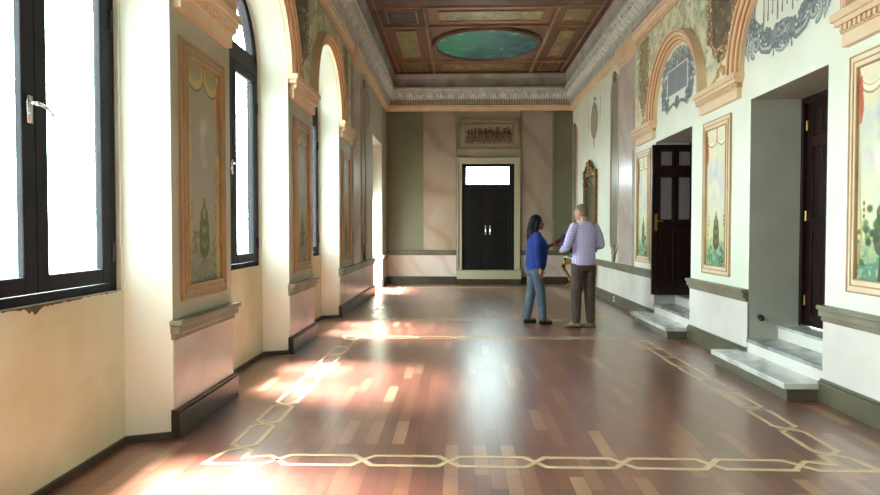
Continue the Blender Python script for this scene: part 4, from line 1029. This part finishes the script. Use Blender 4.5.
k.ell((0, hy0 - .03, hz0 + .035), (.088, .095, .092), 18, 12)
for s in (-1, 1): k.limb([((s * .062, hy0 - .0, hz0 + .04), .036), ((s * .072, hy0 - .03, hz0 - .05), .034), ((s * .075, hy0 - .05, hz0 - .14), .034), ((s * .07, hy0 - .06, hz0 - .24), .028)])
k.limb([((0, hy0 - .08, hz0 + .0), .06), ((0, hy0 - .1, hz0 - .1), .065), ((0, hy0 - .115, hz0 - .2), .06), ((.0, hy0 - .115, hz0 - .3), .045), ((0, hy0 - .11, hz0 - .38), .02)])
for s in (-1, 1): k.limb([((s * .04, hy0 - .09, hz0 - .1), .045), ((s * .05, hy0 - .1, hz0 - .2), .045), ((s * .04, hy0 - .105, hz0 - .33), .03)])
bake(k.build('hair', 'hair_black', Wm), .007, 5)
shoe('shoe', fL, .0, .2, .043, 'black_leather', Wm, 'black_leather'); shoe('shoe', fR, -.1, .2, .043, 'black_leather', Wm, 'black_leather')
# phone in the hand
rw = Matrix.Rotation(-PI / 2 + .12, 4, 'Z')
pw = Vector((1.13, 9.34, 0)) + rw @ Vector((-.045, .39, 1.235))
PH = thing('phone', 'dark red phone held up in the hand of the woman', 'phone', pw)
ly = Vector((.86, -.05, .5)).normalized(); lz = Vector((-.35, -.8, .45)); lz = (lz - ly * lz.dot(ly)).normalized(); lx = ly.cross(lz)
PH.rotation_euler = Matrix((lx, ly, lz)).transposed().to_euler()
k = MB(); k.box(-.034, .034, -.066, .066, -.005, .005); k.build('case', 'phone_red', PH, bevel=.004)
k = MB(); k.box(-.030, .030, -.061, .061, -.0065, -.005); k.build('screen', 'black_iron', PH)

# man: seen from behind, turned to the left, folder under his arm
Mn = thing('man', 'man in lavender checked shirt and brown trousers, seen from behind', 'person', (1.77, 8.92, 0), .42)
mL_, mR_ = (-.10, .03, .085), (.10, -.03, .085); H1 = (-.01, .05, 1.645)
k = MB()
k.loft([(0, 0, .90, .15, .11), (0, 0, 1.02, .155, .115), (0, .0, 1.14, .145, .11), (0, 0, 1.3, .16, .11), (0, -.01, 1.42, .14, .08), (0, -.01, 1.5, .08, .06)])
for s in (-1, 1): k.ell((s * .14, -.01, 1.43), (.05, .045, .045))
k.limb([((0, -.015, 1.47), .06), ((0, .01, 1.56), .055)]); n0 = len(k.v); head(k, H1, 1.03); turn(k, n0, H1, .55)
k.limb(leg_chain((-.095, 0, .92), (-.11, .03, .5), mL_, (.09, .06, .043))); k.limb(leg_chain((.095, 0, .92), (.10, .0, .5), mR_, (.09, .06, .043)))
for f in (mL_, mR_): k.ell((f[0], f[1] + .06, .05), (.037, .115, .03), 12, 8)
rel, rwr = (.265, -.03, 1.18), (.15, .20, 1.14); lel, lwr = (-.31, -.03, 1.15), (-.25, .17, 1.1)
k.limb([((.17, -.012, 1.42), .045), (rel, .038), (rwr, .027)]); k.limb([((-.17, -.012, 1.42), .045), (lel, .038), (lwr, .027)])
hand(k, rwr, None, (-.6, .7, .1), (0, .1, 1), .6, 1.08); hand(k, lwr, None, (.35, .85, -.1), (0, .1, 1), .7, 1.08)
b_ = k.build('body', 'skin_light', Mn); bake(b_, .0055, 4); face_parts(b_, H1, 'lips', .55)
k = MB()
k.loft([(0, -.005, .90, .182, .135), (0, 0, .98, .18, .138), (0, .0, 1.1, .168, .132), (0, 0, 1.25, .185, .138), (0, -.01, 1.38, .195, .128), (0, -.012, 1.45, .175, .1), (0, -.015, 1.51, .09, .075)], 28)
k.limb([((.172, -.012, 1.43), .07), ((.235, -.02, 1.32), .064), (rel, .06), ((.24, .05, 1.16), .054), ((.18, .15, 1.145), .044)])
k.limb([((-.172, -.012, 1.43), .07), ((-.24, -.025, 1.32), .064), (lel, .06), ((-.285, .06, 1.13), .052), ((-.255, .14, 1.11), .044)])
s_ = k.build('shirt', 'checked_shirt', Mn); bake(s_, .008, 5)
k = MB(); k.tube([(.0 + .068 * math.cos(t), -.008 + .066 * math.sin(t), 1.505 + .008 * math.sin(t)) for t in [2 * PI * i / 20 for i in range(20)]] + [(.068, -.008, 1.505)], .016, 8); k.build('collar', 'checked_shirt', s_, smooth=True)
k = MB(); k.loft([(0, 0, .82, .165, .125), (0, 0, .92, .17, .13), (0, 0, .98, .162, .125)], 24)
k.limb(leg_chain((-.092, 0, .88), (-.108, .03, .5), (mL_[0], mL_[1], .12), (.102, .078, .066))); k.limb(leg_chain((.092, 0, .88), (.10, .0, .5), (mR_[0], mR_[1], .12), (.102, .078, .066)))
bake(k.build('trousers', 'brown_trousers', Mn), .008, 5)
k = MB(); k.ell((H1[0], H1[1] - .018, H1[2] + .032), (.079, .092, .088), 18, 12); k.ell((H1[0], H1[1] - .05, H1[2] - .02), (.066, .055, .06), 14, 10); turn(k, 0, H1, .55); k.build('hair', 'hair_grey', Mn, smooth=True)
shoe('shoe', mL_, .9, .235, .05, 'taupe_leather', Mn, 'base_dark'); shoe('shoe', mR_, .6, .235, .05, 'taupe_leather', Mn, 'base_dark')
rm = Matrix.Rotation(.42, 4, 'Z'); fp = Vector((1.77, 8.92, 0)) + rm @ Vector((-.155, .18, 1.21))
FO = thing('folder', 'dark navy folder tucked under the man\'s left arm', 'folder', fp, .42 + PI / 2)
k = MB(); k.box(-.012, -.009, -.12, .10, -.13, .12); k.box(.001, .004, -.12, .10, -.13, .12); k.box(-.012, .004, .097, .10, -.13, .12); k.build('cover', 'navy_cover', FO)
k = MB(); k.box(-.009, .001, -.115, .096, -.125, .115); k.build('papers', 'white_plastic', FO)
